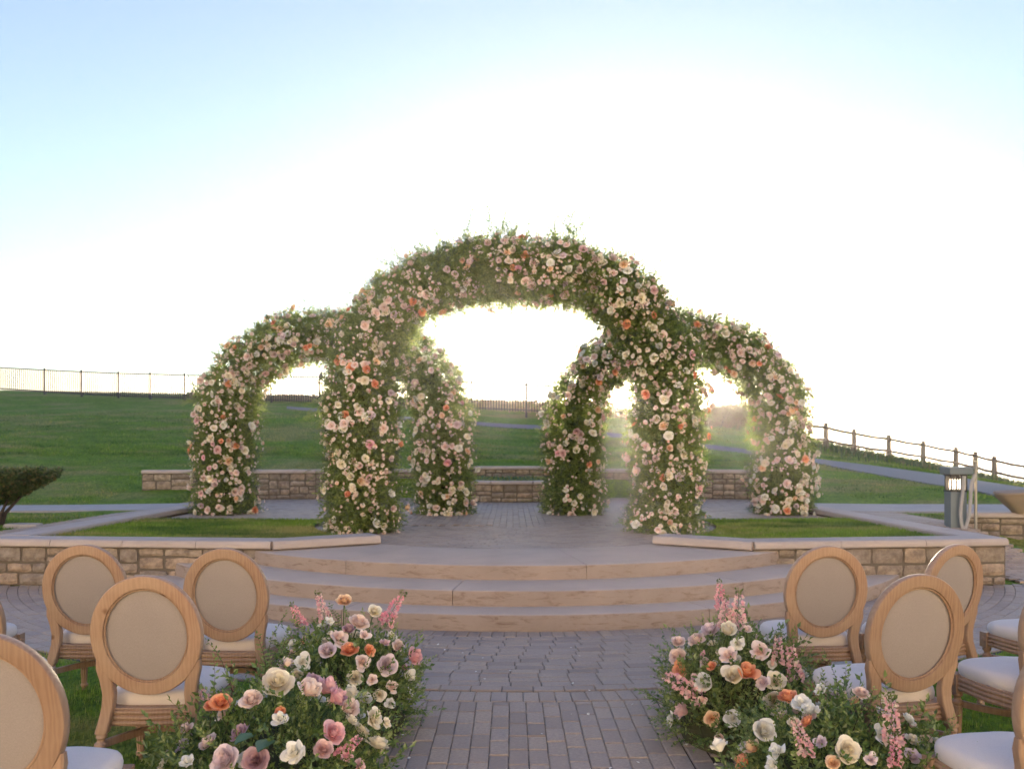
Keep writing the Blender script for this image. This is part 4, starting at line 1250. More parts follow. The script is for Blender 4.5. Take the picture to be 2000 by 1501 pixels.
        lg.build('leg', M['wood'], root, smooth=True, autosmooth=0.5)
    # moulded seat rail with three reeds; the front bows out
    rl = MB()
    path_ = [(-0.19, 0.005), (-0.232, 0.20), (-0.232, 0.40), (-0.16, 0.452), (0, 0.47), (0.16, 0.452), (0.232, 0.40), (0.232, 0.20), (0.19, 0.005), (0.0, -0.008)]
    def outline(off, z_):
        cen = Vector((0, 0.23)); out_ = []
        nP = len(path_)
        for i in range(nP):
            p0, p1, p2 = Vector(path_[i - 1]), Vector(path_[i]), Vector(path_[(i + 1) % nP])
            t = (p2 - p0).normalized(); nv_ = Vector((t.y, -t.x))
            if nv_.dot(p1 - cen) < 0: nv_ = -nv_
            q = p1 + nv_ * off; out_.append((q.x, q.y, z_))
        return out_
    prof = [(-0.03, 0.312), (0.004, 0.312)]
    for k in range(3):
        z0_ = 0.313 + k * 0.024
        prof += [(0.001, z0_ + 0.001), (0.009, z0_ + 0.006), (0.011, z0_ + 0.012), (0.009, z0_ + 0.018), (0.001, z0_ + 0.023)]
    prof += [(0.006, 0.388), (0.004, 0.393), (-0.03, 0.393)]
    rl.rings([outline(o_, z_) for o_, z_ in prof])
    rl.build('seat_rail', M['wood'], root, smooth=True, autosmooth=0.5)
    # cushion: domed with a piped edge
    cu = MB(); rings = []
    shape = [(-0.178, 0.055), (-0.222, 0.16), (-0.236, 0.30), (-0.228, 0.40), (-0.17, 0.456), (0, 0.476), (0.17, 0.456), (0.228, 0.40), (0.236, 0.30), (0.222, 0.16), (0.178, 0.055), (0.09, 0.036), (-0.09, 0.036)]
    dense, _ = catmull([(x_, y_, 0) for x_, y_ in shape] + [(*shape[0], 0)], 49); dense = dense[:-1]
    for q, z_ in ((0.985, 0.393), (1.0, 0.400), (1.012, 0.412), (1.015, 0.425), (1.0, 0.443), (0.96, 0.456), (0.88, 0.466), (0.6, 0.478), (0.3, 0.482), (0.02, 0.483)):
        rings.append([((x_) * q, 0.25 + (y_ - 0.25) * q, z_ + 0.003 * mnoise.noise((x_ * 8, y_ * 8, z_ * 10))) for x_, y_, _z in dense])
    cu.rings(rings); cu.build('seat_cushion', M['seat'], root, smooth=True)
    # arched stretchers meeting in the middle
    st = MB()
    for y0_, yA in ((-0.02, 1), (0.425, -1)):
        pts_ = []
        for t in np.linspace(-1, 1, 21):
            x_ = t * 0.205
            y_ = y0_ + yA * (0.215 * (1 - t * t))
            pts_.append((x_, y_, 0.238))
        rings = []
        for i in range(len(pts_)):
            p0, p1 = Vector(pts_[max(i - 1, 0)]), Vector(pts_[min(i + 1, 20)]); t_ = (p1 - p0).normalized(); nv_ = Vector((-t_.y, t_.x, 0)); c = Vector(pts_[i])
            hw, hh = 0.011, 0.017
            if yA < 0: c.z -= 0.0005
            rings.append([c + nv_ * hw - Vector((0, 0, hh)), c - nv_ * hw - Vector((0, 0, hh)), c - nv_ * hw + Vector((0, 0, hh)), c + nv_ * hw + Vector((0, 0, hh))])
        st.rings(rings)
    st.build('stretcher', M['wood'], root, bevel=0.003)
    return root
def copy_tree(o, parent=None):
    c = o.copy(); COL.objects.link(c)
    if parent is not None: c.parent = parent
    for ch in list(o.children): copy_tree(ch, c)
    return c
chairs = [   # x, y, yaw (turn towards the left positive), label
    (-1.63, 3.70, 2, 'oval backed chair whose seat is half hidden by flowers, beside left aisle in second row'),
    (-1.63, 4.72, -2, 'front row chair nearest the aisle on the side of the iron fence'),
    (-2.53, 4.90, 3, 'front row chair standing before rubble wall, second from the aisle beyond a nearer chair'),
    (-1.62, 2.56, 3, 'nearest chair cut off by the picture at lower left corner'),
    (-2.66, 3.92, 4, 'chair at left edge showing only a sliver of its oval back'),
    (-3.34, 4.76, 2, 'chair at left edge showing only the corner of its pale seat'),
    (1.83, 4.83, 3, 'front row chair nearest the aisle on the side of the timber fence'),
    (1.81, 3.74, 12, 'chair beside the aisle flowers on right with knotted wood frame in second row'),
    (2.60, 4.91, 24, 'front row chair turned inwards before right end of rubble wall'),
    (2.60, 3.88, 8, 'chair at right edge with turned front leg and seat showing over grass'),
    (3.33, 4.86, 10, 'chair at right edge furthest back, standing partly on brick'),
    (1.87, 2.72, 6, 'nearest chair cut off by the picture at lower right corner'),
]
proto = make_chair()
rc = random.Random(4)
for i, (x_, y_, yaw, lab) in enumerate(chairs):
    o = proto if i == 0 else copy_tree(proto)
    o.location = (x_, y_, 0.0); o.rotation_euler = (0, 0, R(yaw))
    tag(o, lab, 'chair', 'wooden oval backed chairs facing the stage')

# ------------------------------------------------------------------ aisle flowers
def mound(cx_, cy_, ax, ay, h_):
    def Z(x_, y_):
        q = ((x_ - cx_) / ax) ** 2 + ((y_ - cy_) / ay) ** 2
        return h_ * (max(0.0, 1 - q) ** 0.45) if q < 1 else 0.0
    return Z
def mound_hit(px, py, Z, lo_, hi_):
    for k in range(500):
        Y = lo_ + (hi_ - lo_) * k / 499
        p = P(px, py, Y)
        if p.z < Z(p.x, p.y): return p
    return None
SP_BIG = [sprig_tmpl(16, 0.27, 0.056, 0.52, s_, 0.35, 1.0, 0.0018, True, False) for s_ in (41, 42, 43, 44)]
SP_FINE = [sprig_tmpl(26, 0.26, 0.036, 0.50, s_, 0.3, 1.0, 0.0015, True, True) for s_ in (51, 52)]
SP_BRANCH = [sprig_tmpl(24, 0.55, 0.056, 0.50, s_, 0.08, 1.0, 0.0028, True, True) for s_ in (61, 62, 63)]
BRANCH_ME = [np_mesh('leafy_branch', V, Fq, [M['leaf2'], M['twig']], mi) for V, Fq, mi in SP_BRANCH]
def spike_mesh(seed, mat):
    """flower spike along +Z: ruffled little florets, buds at the tip"""
    r = np.random.default_rng(seed); pos, dr, sc = [], [], []
    n = 46
    for k in range(n):
        t = k / n; a = k * 2.4
        rad = 0.024 * (1 - 0.75 * t) + 0.004
        for q in range(3):
            pos.append((rad * math.cos(a) + r.normal(0, .004), rad * math.sin(a) + r.normal(0, .004), 0.08 + 0.24 * t + r.normal(0, .004)))
            dr.append((math.cos(a) + r.normal(0, .5), math.sin(a) + r.normal(0, .5), 0.5 + r.normal(0, .4))); sc.append((0.034 * (1 - 0.6 * t)) * r.uniform(0.8, 1.2))
    pos, dr, sc = np.array(pos), np.array(dr), np.array(sc)
    V, Fq = scatter(np.array([(0, 0, 0), (-0.5, 0.6, 0.18), (0.5, 0.6, 0.18), (0, 0.95, 0.0)]), np.array([(0, 2, 3), (0, 3, 1)]), pos, rotmats(dr, r.uniform(0, 6, len(pos))), sc)
    mi = np.zeros(len(Fq), int)
    tip = slice(int(len(Fq) * 0.86), None); mi[tip] = 1
    m = 8; tt = np.linspace(-0.18, 0.31, m); SV = np.array([(0.0022 * math.cos(j * 2.09), 0.0022 * math.sin(j * 2.09), z_) for z_ in tt for j in range(3)])
    SF = [t_ for i in range(m - 1) for j in range(3) for t_ in ((i * 3 + j, i * 3 + (j + 1) % 3, i * 3 + (j + 1) % 3 + 3), (i * 3 + j, i * 3 + (j + 1) % 3 + 3, i * 3 + j + 3))]
    Fq = np.vstack([Fq, np.array(SF) + len(V)]); V = np.vstack([V, SV]); mi = np.concatenate([mi, np.full(len(SF), 1)])
    return np_mesh('flower_spike', V, Fq, [mat, M['fern']], mi)
SPIKES = {'soft': [spike_mesh(s_, M['p_snap']) for s_ in (1, 2)], 'pink': [spike_mesh(s_, M['p_snap_pink']) for s_ in (3, 4)]}

def broad_leaf_mesh(seed):
    r = random.Random(seed); V, Fq = [], []
    for j in range(6):
        t = j / 5; w = 0.055 * math.sin(pi * min(0.96, t * 0.9 + 0.1)) ** 0.8
        for i in range(5):
            u = i / 2 - 1
            V.append((u * w, 0.14 * t, -0.05 * t * t + 0.012 * u * u + r.uniform(-.002, .002)))
    for j in range(5):
        for i in range(4): Fq.append((j * 5 + i, j * 5 + i + 1, (j + 1) * 5 + i + 1, (j + 1) * 5 + i))
    return np_mesh('broad_leaf', V, Fq, [M['bigleaf']], smooth=True)
BROAD = [broad_leaf_mesh(s_) for s_ in (1, 2)]

def arrangement(label, cx_, cy_, ax, ay, h_, flowers, spikes, branches, seed, n_fill=46, broads=()):
    root = empty('flower_arrangement', (cx_, cy_, 0)); bo = np.array((cx_, cy_, 0.0))
    tag(root, label, 'flowers', 'meadow style flower arrangements lining the aisle')
    rr = random.Random(seed); Z = mound(cx_, cy_, ax, ay, h_)
    # foliage: sprigs fanning out of the mound
    n = 620
    a = rng.uniform(0, 2 * pi, n); q = np.sqrt(rng.random(n)) * 0.84
    X, Y = cx_ + ax * q * np.cos(a), cy_ + ay * q * np.sin(a)
    zt = np.array([Z(x_, y_) for x_, y_ in zip(X, Y)])
    f = rng.uniform(0.35, 0.95, n)
    pos = np.stack([X, Y, np.maximum(zt * f - 0.10, 0.02)], 1) - bo
    d = np.stack([(X - cx_) / ax * 0.75, (Y - cy_) / ay * 0.75, 0.6 + 0.5 * (1 - q)], 1) + rng.normal(0, 0.35, (n, 3))
    d[:, 2] = np.maximum(d[:, 2], 0.05)
    k = int(n * 0.62)
    multi_scatter('foliage', SP_BIG, pos[:k], d[:k], rng.uniform(0.55, 0.95, k), [M['leaf2'], M['greentwig']], root, roll=1.2)
    multi_scatter('fine_foliage', SP_FINE, pos[k:], d[k:], rng.uniform(0.6, 1.0, n - k), [M['leaf'], M['greentwig']], root, roll=1.2)
    # low skirt spilling on to the paving
    n = 80; a = rng.uniform(0, 2 * pi, n)
    pos = np.stack([ax * 0.82 * np.cos(a), ay * 0.82 * np.sin(a), rng.uniform(0.015, 0.09, n)], 1)
    d = np.stack([np.cos(a), np.sin(a), rng.uniform(0.0, 0.35, n)], 1) + rng.normal(0, 0.25, (n, 3)); d[:, 2] = np.abs(d[:, 2])
    multi_scatter('trailing_foliage', SP_BIG, pos, d, rng.uniform(0.3, 0.62, n), [M['leaf2'], M['greentwig']], root, roll=0.6)
    core = MB(); rings = []
    for j in range(7):
        t = j / 6; s_ = math.sqrt(max(0.0, 1 - t ** 2.4)) * 0.8 + 0.02
        rings.append([(ax * s_ * math.cos(b_) * rr.uniform(.93, 1.07), ay * s_ * math.sin(b_) * rr.uniform(.93, 1.07), h_ * 0.62 * t + 0.003) for b_ in np.linspace(0, 2 * pi, 18, endpoint=False)])
    core.rings(rings); core.build('moss_base', M['core'], root)
    def put(me, p, d, s, col, nm='rose'):
        o = link(nm, me, root, loc=Vector(p) - Vector(bo), scale=(s,) * 3); aim(o, d)
        if col: recolor(o, M['p_' + col])
        st = MB(); b_ = Vector((cx_ + (p[0] - cx_) * 0.4, cy_ + (p[1] - cy_) * 0.4, 0.05)); dn = Vector(d).normalized()
        pts_ = [Vector(p) - Vector(bo) - dn * s * 0.05, Vector(p) - Vector(bo) - dn * 0.07 - Vector((0, 0, 0.02)), (Vector(p) + b_) / 2 - Vector(bo), b_ - Vector(bo)]
        st.tube(pts_, [0.0035, 0.003, 0.003, 0.003], 5); st.build('stem', M['greentwig'], root, smooth=True)
        return o
    placed = []
    for (px, py, dia, col, typ) in flowers:
        p = mound_hit(px, py, Z, cy_ - ay, cy_ + ay)
        if p is None: p = P(px, py, cy_)
        e = 0.01; nrm = Vector((Z(p.x - e, p.y) - Z(p.x + e, p.y), Z(p.x, p.y - e) - Z(p.x, p.y + e), 2 * e)).normalized()
        d = (nrm + (cam.location - p).normalized() * rr.uniform(0.0, 0.55) + Vector((rr.gauss(0, .4), rr.gauss(0, .35), rr.gauss(0.1, .2))))
        me = rr.choice({'o': HERO, 'b': BUD, 'f': FLOPPY}[typ])
        s = dia * p.y / F_PX / 2 / {'o': 0.92, 'b': 0.62, 'f': 1.05}[typ]
        put(me, p + nrm * 0.025, d, s, col); placed.append(p)
    for k in range(n_fill):
        a = rr.uniform(0, 2 * pi); q = math.sqrt(rr.random()) * 0.96
        x_, y_ = cx_ + ax * q * math.cos(a), cy_ + ay * q * math.sin(a); p = Vector((x_, y_, Z(x_, y_) * rr.uniform(0.85, 1.0)))
        if any((p - r_).length < 0.06 for r_ in placed): continue
        placed.append(p)
        d = Vector(((x_ - cx_) / ax, (y_ - cy_) / ay, 0.5 + rr.random() * .5)) + Vector((rr.gauss(0, .3), rr.gauss(0, .3) - 0.2, 0))
        put(rr.choice(HERO + BUD + FLOPPY), p, d, rr.uniform(0.024, 0.046), weighted(rr, [('blush', 2.4), ('white', 2.6), ('cream', 2), ('lilac', 1), ('pink', .7), ('dusty', .4), ('coral', .25), ('peach', .5), ('mauve', .2)]))
    for (tx, ty, bx, by, kind) in spikes:
        pb = mound_hit(bx, by, Z, cy_ - ay, cy_ + ay) or P(bx, by, cy_ + ay * 0.3)
        pt = P(tx, ty, pb.y + 0.05); d = pt - pb; s = max(0.55, d.length / 0.22)
        o = link('flower_spike', rr.choice(SPIKES[kind]), root, loc=pb - Vector(bo) - d.normalized() * 0.07 * s, scale=(s,) * 3); aim(o, d)
    for (bx, by, tx, ty, Y) in branches:
        pb, pt = P(bx, by, Y), P(tx, ty, Y + 0.04); d = pt - pb; s = d.length / 0.53
        o = link('leafy_branch', rr.choice(BRANCH_ME), root, loc=pb - Vector(bo), scale=(max(s, .7), s, max(s, .7)))
        o.rotation_mode = 'QUATERNION'; o.rotation_quaternion = d.normalized().to_track_quat('Y', 'Z')
    for (px, py, s) in broads:
        p = mound_hit(px, py, Z, cy_ - ay, cy_ + ay) or P(px, py, cy_)
        o = link('broad_leaf', rr.choice(BROAD), root, loc=p - Vector(bo) + Vector((0, -0.01, 0.03)), scale=(s,) * 3)
        o.rotation_mode = 'QUATERNION'; o.rotation_quaternion = Vector((rr.gauss(0, .6), -0.7, 0.2)).normalized().to_track_quat('Y', 'Z')
    return root

LB = [(659, 1255, 44, 'blush', 'f'), (697, 1225, 38, 'blush', 'o'), (726, 1202, 28, 'cream', 'o'), (672, 1184, 32, 'peach', 'o'), (682, 1277, 36, 'coral', 'o'), (716, 1275, 24, 'coral', 'o'), (702, 1297, 36, 'blush', 'f'),
      (749, 1302, 40, 'lilac', 'o'), (794, 1287, 30, 'pink', 'b'), (792, 1322, 28, 'white', 'f'), (757, 1249, 24, 'cream', 'f'), (745, 1262, 24, 'dusty', 'f'), (642, 1279, 28, 'lilac', 'b'), (680, 1240, 20, 'mauve', 'b'),
      (595, 1297, 38, 'white', 'f'), (735, 1358, 24, 'cream', 'o'), (755, 1374, 24, 'white', 'f'), (722, 1330, 24, 'blush', 'f'), (645, 1222, 20, 'white', 'f'), (768, 1268, 20, 'blush', 'b'), (708, 1248, 26, 'blush', 'f')]
LF_ = [(541, 1348, 62, 'cream', 'o'), (495, 1379, 44, 'blush', 'o'), (594, 1364, 38, 'blush', 'b'), (628, 1360, 36, 'pink', 'b'), (643, 1377, 36, 'pink', 'b'), (672, 1368, 28, 'cream', 'b'), (671, 1396, 32, 'blush', 'b'), (676, 1416, 36, 'cream', 'f'),
       (716, 1408, 50, 'cream', 'f'), (642, 1440, 48, 'pink', 'o'), (726, 1462, 48, 'cream', 'o'), (575, 1476, 52, 'white', 'f'), (447, 1489, 56, 'lilac', 'o'), (502, 1492, 54, 'mauve', 'o'), (625, 1470, 38, 'dusty', 'o'), (375, 1494, 34, 'white', 'f'),
       (437, 1384, 40, 'coral', 'o'), (420, 1388, 28, 'coral', 'o'), (607, 1338, 32, 'mauve', 'f'), (742, 1414, 24, 'cream', 'f'), (668, 1484, 30, 'pink', 'f'), (690, 1498, 28, 'dusty', 'f'), (560, 1310, 18, 'blush', 'b')]
RB = [(1332, 1259, 28, 'blush', 'o'), (1332, 1287, 34, 'blush', 'o'), (1392, 1239, 36, 'lilac', 'o'), (1367, 1258, 36, 'blush', 'o'), (1423, 1243, 28, 'cream', 'b'), (1457, 1239, 28, 'blush', 'f'), (1442, 1264, 30, 'white', 'f'), (1426, 1287, 42, 'blush', 'f'),
      (1483, 1279, 44, 'blush', 'f'), (1342, 1310, 26, 'coral', 'b'), (1395, 1305, 20, 'coral', 'o'), (1458, 1321, 32, 'coral', 'b'), (1433, 1325, 32, 'cream', 'b'), (1387, 1336, 30, 'white', 'b'), (1489, 1335, 32, 'lilac', 'f'), (1511, 1332, 38, 'cream', 'o'),
      (1508, 1368, 40, 'cream', 'b'), (1348, 1390, 28, 'dusty', 'b'), (1322, 1405, 32, 'white', 'f'), (1395, 1402, 32, 'peach', 'o'), (1434, 1402, 34, 'white', 'o'), (1410, 1438, 22, 'blush', 'o'), (1380, 1282, 18, 'pink', 'f'), (1363, 1325, 18, 'dusty', 'f'), (1376, 1368, 20, 'blush', 'f')]
RF = [(1546, 1375, 42, 'coral', 'o'), (1570, 1388, 48, 'white', 'f'), (1586, 1399, 36, 'white', 'o'), (1607, 1359, 30, 'white', 'f'), (1680, 1366, 30, 'blush', 'o'), (1498, 1436, 36, 'white', 'b'), (1407, 1476, 28, 'white', 'b'), (1527, 1476, 42, 'white', 'f'),
      (1519, 1500, 36, 'white', 'f'), (1654, 1474, 50, 'cream', 'o'), (1469, 1495, 28, 'coral', 'b'), (1584, 1419, 28, 'coral', 'o'), (1631, 1496, 28, 'peach', 'o'), (1700, 1490, 28, 'lilac', 'f'), (1590, 1478, 18, 'pink', 'f')]
arrangement('mound of pastel roses by left side of steps with three pink flower spikes', -0.95, 4.55, 0.41, 0.50, 0.60, LB,
            [(571, 1181, 592, 1225, 'pink'), (621, 1160, 637, 1212, 'soft'), (785, 1161, 748, 1222, 'pink')],
            [(520, 1300, 545, 1195, 4.45), (590, 1290, 577, 1215, 4.4), (770, 1290, 812, 1225, 4.5), (655, 1240, 648, 1180, 4.7)], 11)
arrangement('leafy mound holding a very large cream rose near lower left chairs', -1.02, 3.5, 0.48, 0.60, 0.54, LF_,
            [(392, 1345, 410, 1375, 'soft'), (700, 1440, 660, 1480, 'pink')],
            [(475, 1360, 405, 1250, 3.7), (425, 1440, 412, 1290, 3.4), (470, 1450, 496, 1350, 3.3), (450, 1430, 440, 1310, 3.45), (540, 1330, 549, 1230, 3.9), (510, 1340, 505, 1240, 3.85), (360, 1470, 345, 1390, 3.5)], 12, 46, ((497, 1448, 0.6), (528, 1460, 0.65)))
arrangement('mound of pastel roses by right side of steps with tall pale pink spikes', 1.25, 4.52, 0.41, 0.50, 0.60, RB,
            [(1405, 1137, 1408, 1190, 'pink'), (1418, 1168, 1414, 1232, 'soft'), (1443, 1158, 1440, 1232, 'soft'), (1520, 1241, 1520, 1298, 'soft'), (1543, 1258, 1555, 1332, 'soft'), (1298, 1314, 1378, 1366, 'soft')],
            [(1500, 1300, 1430, 1222, 4.3), (1470, 1270, 1460, 1190, 4.6), (1380, 1290, 1395, 1200, 4.6)], 13)
arrangement('leafy mound with a round cream rose near lower right chairs', 1.42, 3.45, 0.46, 0.58, 0.50, RF,
            [(1740, 1363, 1744, 1455, 'soft'), (1748, 1440, 1750, 1500, 'pink'), (1551, 1403, 1580, 1475, 'soft')],
            [(1640, 1400, 1617, 1275, 3.6), (1620, 1430, 1600, 1330, 3.5), (1670, 1430, 1690, 1340, 3.4), (1650, 1420, 1645, 1300, 3.55), (1590, 1380, 1575, 1300, 3.8), (1700, 1440, 1712, 1360, 3.3)], 14)

# ------------------------------------------------------------------ fences
def iron_fence():
    top = [(-40, 714), (88, 721), (160, 724.5), (232, 727.5), (294, 729), (361, 731), (445, 733), (530, 733.5), (625, 735), (722, 738), (822, 742), (922, 746), (1028, 750), (1140, 756)]
    Ys = [45.5, 44.5, 43.8, 43.2, 42.6, 42, 41.2, 40.5, 39.8, 39.2, 38.7, 38.2, 37.8, 37.5]
    tp = [P(x_, y_, Y) for (x_, y_), Y in zip(top, Ys)]
    root = empty('iron_fence', (tp[0].x, tp[0].y, h1(tp[0].x, tp[0].y))); off = root.location.copy()
    tag(root, 'long black iron picket fence along the top of the lawn', 'fence')
    pm = MB(); pm.box((0, 0, 0.5), (0.10, 0.10, 1.0)); pm.box((0, 0, 1.008), (0.12, 0.12, 0.016)); post_me = pm.mesh('post', M['iron'])
    km = MB(); km.box((0, 0, 0.5), (0.05, 0.05, 1.0)); picket_me = km.mesh('picket', M['iron'])
    npk = 0
    for i, p in enumerate(tp):
        g = h1(p.x, p.y) - 0.3
        link('post', post_me, root, loc=(p.x - off.x, p.y - off.y, g - off.z), scale=(1, 1, p.z + 0.05 - g))
        if i + 1 < len(tp):
            q = tp[i + 1]; rb = MB()
            a, b = p - off, q - off
            hgt_ = 1.18
            for dz in (-0.02, -hgt_):
                rb.tube([a + Vector((0, 0, dz)), b + Vector((0, 0, dz))], 0.032, 4)
            rb.build('rail', M['iron'], root)
            n = int((q - p).length / 0.125)
            for k in range(1, n):
                if npk >= 300: break
                c = a.lerp(b, k / n)
                link('picket', picket_me, root, loc=(c.x, c.y, c.z - hgt_ - 0.08), scale=(1, 1, hgt_ + 0.07)); npk += 1
iron_fence()

def rail_fence():
    px = [(1560, 819, 866), (1613, 827, 877), (1668, 839, 883), (1736, 850, 896), (1803, 862, 904), (1867, 874, 918), (1905, 883, 927), (1942, 892, 938), (2010, 905, 950)]
    Ys = [32, 33, 34, 35, 35.8, 36, 36.2, 35.5, 34.5]
    tp = [P(x_, a, Y) for (x_, a, b), Y in zip(px, Ys)]
    root = empty('rail_fence', (tp[0].x, tp[0].y, h1(tp[0].x, tp[0].y))); off = root.location.copy()
    tag(root, 'weathered two rail timber fence running down the cliff edge', 'fence')
    for i, p in enumerate(tp):
        g = min(h1(p.x, p.y), p.z - 0.9) - 0.2
        mb = MB(); w = 0.11
        mb.rings([[(x_ * s, y_ * s, z_) for x_, y_ in ((-w, -w), (w, -w), (w, w), (-w, w))] for s, z_ in ((0.85, g - p.z), (0.62, 0.0), (0.5, 0.05))])
        mb.build('post', M['rail'], root).location = p - off
        if i + 1 < len(tp):
            q = tp[i + 1]
            for dz in (-0.14, -0.64):
                mb = MB(); m_ = (p + q) / 2 - off
                pts_ = [p - off + Vector((0, -0.02, dz)), m_ + Vector((0, -0.02, dz - 0.03)), q - off + Vector((0, -0.02, dz))]
                mb.tube(pts_, 0.06, 7); mb.build('rail', M['rail'], root, smooth=True)
    return root
rail_fence()

# ------------------------------------------------------------------ shrubs and scrub
def leaf_cloud(name, parent, pos, dirs, size, mat, kind='stuff'):
    n = len(pos); sc = size * rng.uniform(0.6, 1.3, n)
    V, Fq = scatter(LV2, LF2, pos, rotmats(dirs, rng.uniform(0, 6, n)), np.stack([sc * 1.1, sc, sc], 1))
    o = link(name, np_mesh(name, V, Fq, [mat]), parent)
    if kind: o['kind'] = kind
    return o
def topiary():
    root = empty('topiary_shrub', (-7.9, 12.6, h1(-7.9, 12.6)))
    tag(root, 'clipped flat topped shrub on thin dark trunks beside left walk', 'shrub')
    t = MB()
    for a, r_, dx in ((0.4, .035, .26), (2.3, .03, -.22), (4.3, .028, .1), (5.4, .03, .2)):
        t.tube([(0.03 * math.cos(a), 0.03 * math.sin(a), -0.05), (0.05 * math.cos(a) + dx * .2, 0.05 * math.sin(a), 0.2), (0.14 * math.cos(a) + dx * .6, 0.14 * math.sin(a), 0.42), (0.2 * math.cos(a) + dx, 0.2 * math.sin(a), 0.62)], [r_, r_ * .8, r_ * .6, r_ * .4], 7)
    t.build('trunk', M['bark'], root, smooth=True)
    n = 19000
    z = 0.34 + 0.52 * rng.random(n) ** 0.7; rmax = 0.14 + 0.60 * smooth01(0.30, 0.80, z)
    a = rng.uniform(0, 2 * pi, n); q = rng.random(n) ** 0.35
    r_ = rmax * q * (1 + 0.12 * np.sin(5 * a) + 0.08 * np.sin(9 * a + z * 12))
    pos = np.stack([r_ * np.cos(a), r_ * np.sin(a), z + rng.normal(0, 0.012, n)], 1)
    leaf_cloud('crown', root, pos, rand_dirs(n) + np.stack([np.cos(a), np.sin(a), np.full(n, .4)], 1), 0.062, M['hedge'], None)
topiary()
def scrub_bush(x_, y_, w, h_, label, n=2600, size=0.13):
    z0 = h1(x_, y_); root = empty('scrub_bush', (x_, y_, z0)); tag(root, label, 'bush', 'brown scrub bushes along the skyline')
    t = MB()
    for k in range(4):
        a = k * 1.7; t.tube([(0, 0, -0.1), (w * .15 * math.cos(a), w * .15 * math.sin(a), h_ * .4), (w * .3 * math.cos(a), w * .3 * math.sin(a), h_ * .75)], [.04, .03, .015], 5)
    t.build('stem', M['bark'], root)
    d = rand_dirs(n); q = rng.random(n) ** 0.4
    pos = d * q[:, None] * np.array([w / 2, w / 2, h_ / 2]) + np.array([0, 0, h_ * 0.48])
    pos *= (1 + 0.3 * lump(pos + x_, 1.6, 2.0))[:, None]
    pos[:, 2] = np.maximum(pos[:, 2], 0)
    leaf_cloud('crown', root, pos, d + rand_dirs(n) * 0.7, size, M['scrub'], None)
for k, (px, py, Y, w, h_, lab) in enumerate([(1376, 833, 35.2, 1.5, 0.75, 'brown scrub bush just right of the central arch column'), (1407, 836, 35.6, 1.7, 0.95, 'rounded brown scrub bush on skyline inside right arch, lowest of three'),
                                          (1436, 839, 35.8, 1.6, 1.15, 'tall brown scrub bush on skyline inside right arch'), (1464, 844, 35.5, 1.5, 1.1, 'brown scrub bush touching outer column of right arch')]):
    p = P(px, py, Y); scrub_bush(p.x, p.y, w, h_, lab)
def scrub_belt():
    """the dry hedge beyond the fence, one mass"""
    xs = np.linspace(380, 1350, 420); P_, D_ = [], []
    for x_ in xs:
        Y = 42.5 - (x_ - 380) / 970 * 3.6; top = 772 + (x_ - 530) / 540 * 13 + 2.0 * mnoise.noise((x_ * 0.02, 0, 0)) + 1.6 * mnoise.noise((x_ * 0.11, 3, 0))
        if x_ > 1100: top += (x_ - 1100) * 0.09
        b = P(x_, 0, Y); zt = P(x_, top, Y).z; g = h1(b.x, b.y)
        m = 34
        zz = g + (zt - g) * rng.random(m) ** 0.7
        P_.append(np.stack([b.x + rng.normal(0, 0.1, m), b.y + rng.normal(0, 0.4, m), zz], 1))
    pos = np.concatenate(P_)
    tag(leaf_cloud('scrub', None, pos, rand_dirs(len(pos)) + np.array([0, -.3, .3]), 0.16, M['scrub']), kind='stuff')
scrub_belt()
def weeds():
    X = rng.uniform(9.5, 24, 9000); Y = rng.uniform(27, 37, 9000)
    ua = np.array([(p.x, p.y) for p in up]); la = np.array([(p.x, p.y) for p in lo])
    bad = in_poly(X, Y, [tuple(p) for p in ua] + [tuple(p) for p in la[::-1]]) | (rng.random(9000) > smooth01(28, 34, Y) * 0.9 + .1)
    X, Y = X[~bad], Y[~bad]
    blades('weeds', np.column_stack([X, Y, H(X, Y) - 0.02]), 0.12, 0.38, 0.035, M['hedge'], 0.9)
weeds()
def bed_plants():
    n = 500
    X = rng.uniform(-1.7, 1.7, n); Y = rng.uniform(18.7, 20.2, n)
    pos = np.stack([X, Y, np.full(n, Z3 + 0.41) + rng.uniform(0, .1, n)], 1)
    tag(leaf_cloud('ground_cover', None, pos, rand_dirs(n) + np.array([0, 0, .8]), 0.07, M['bigleaf']), kind='stuff')
bed_plants()

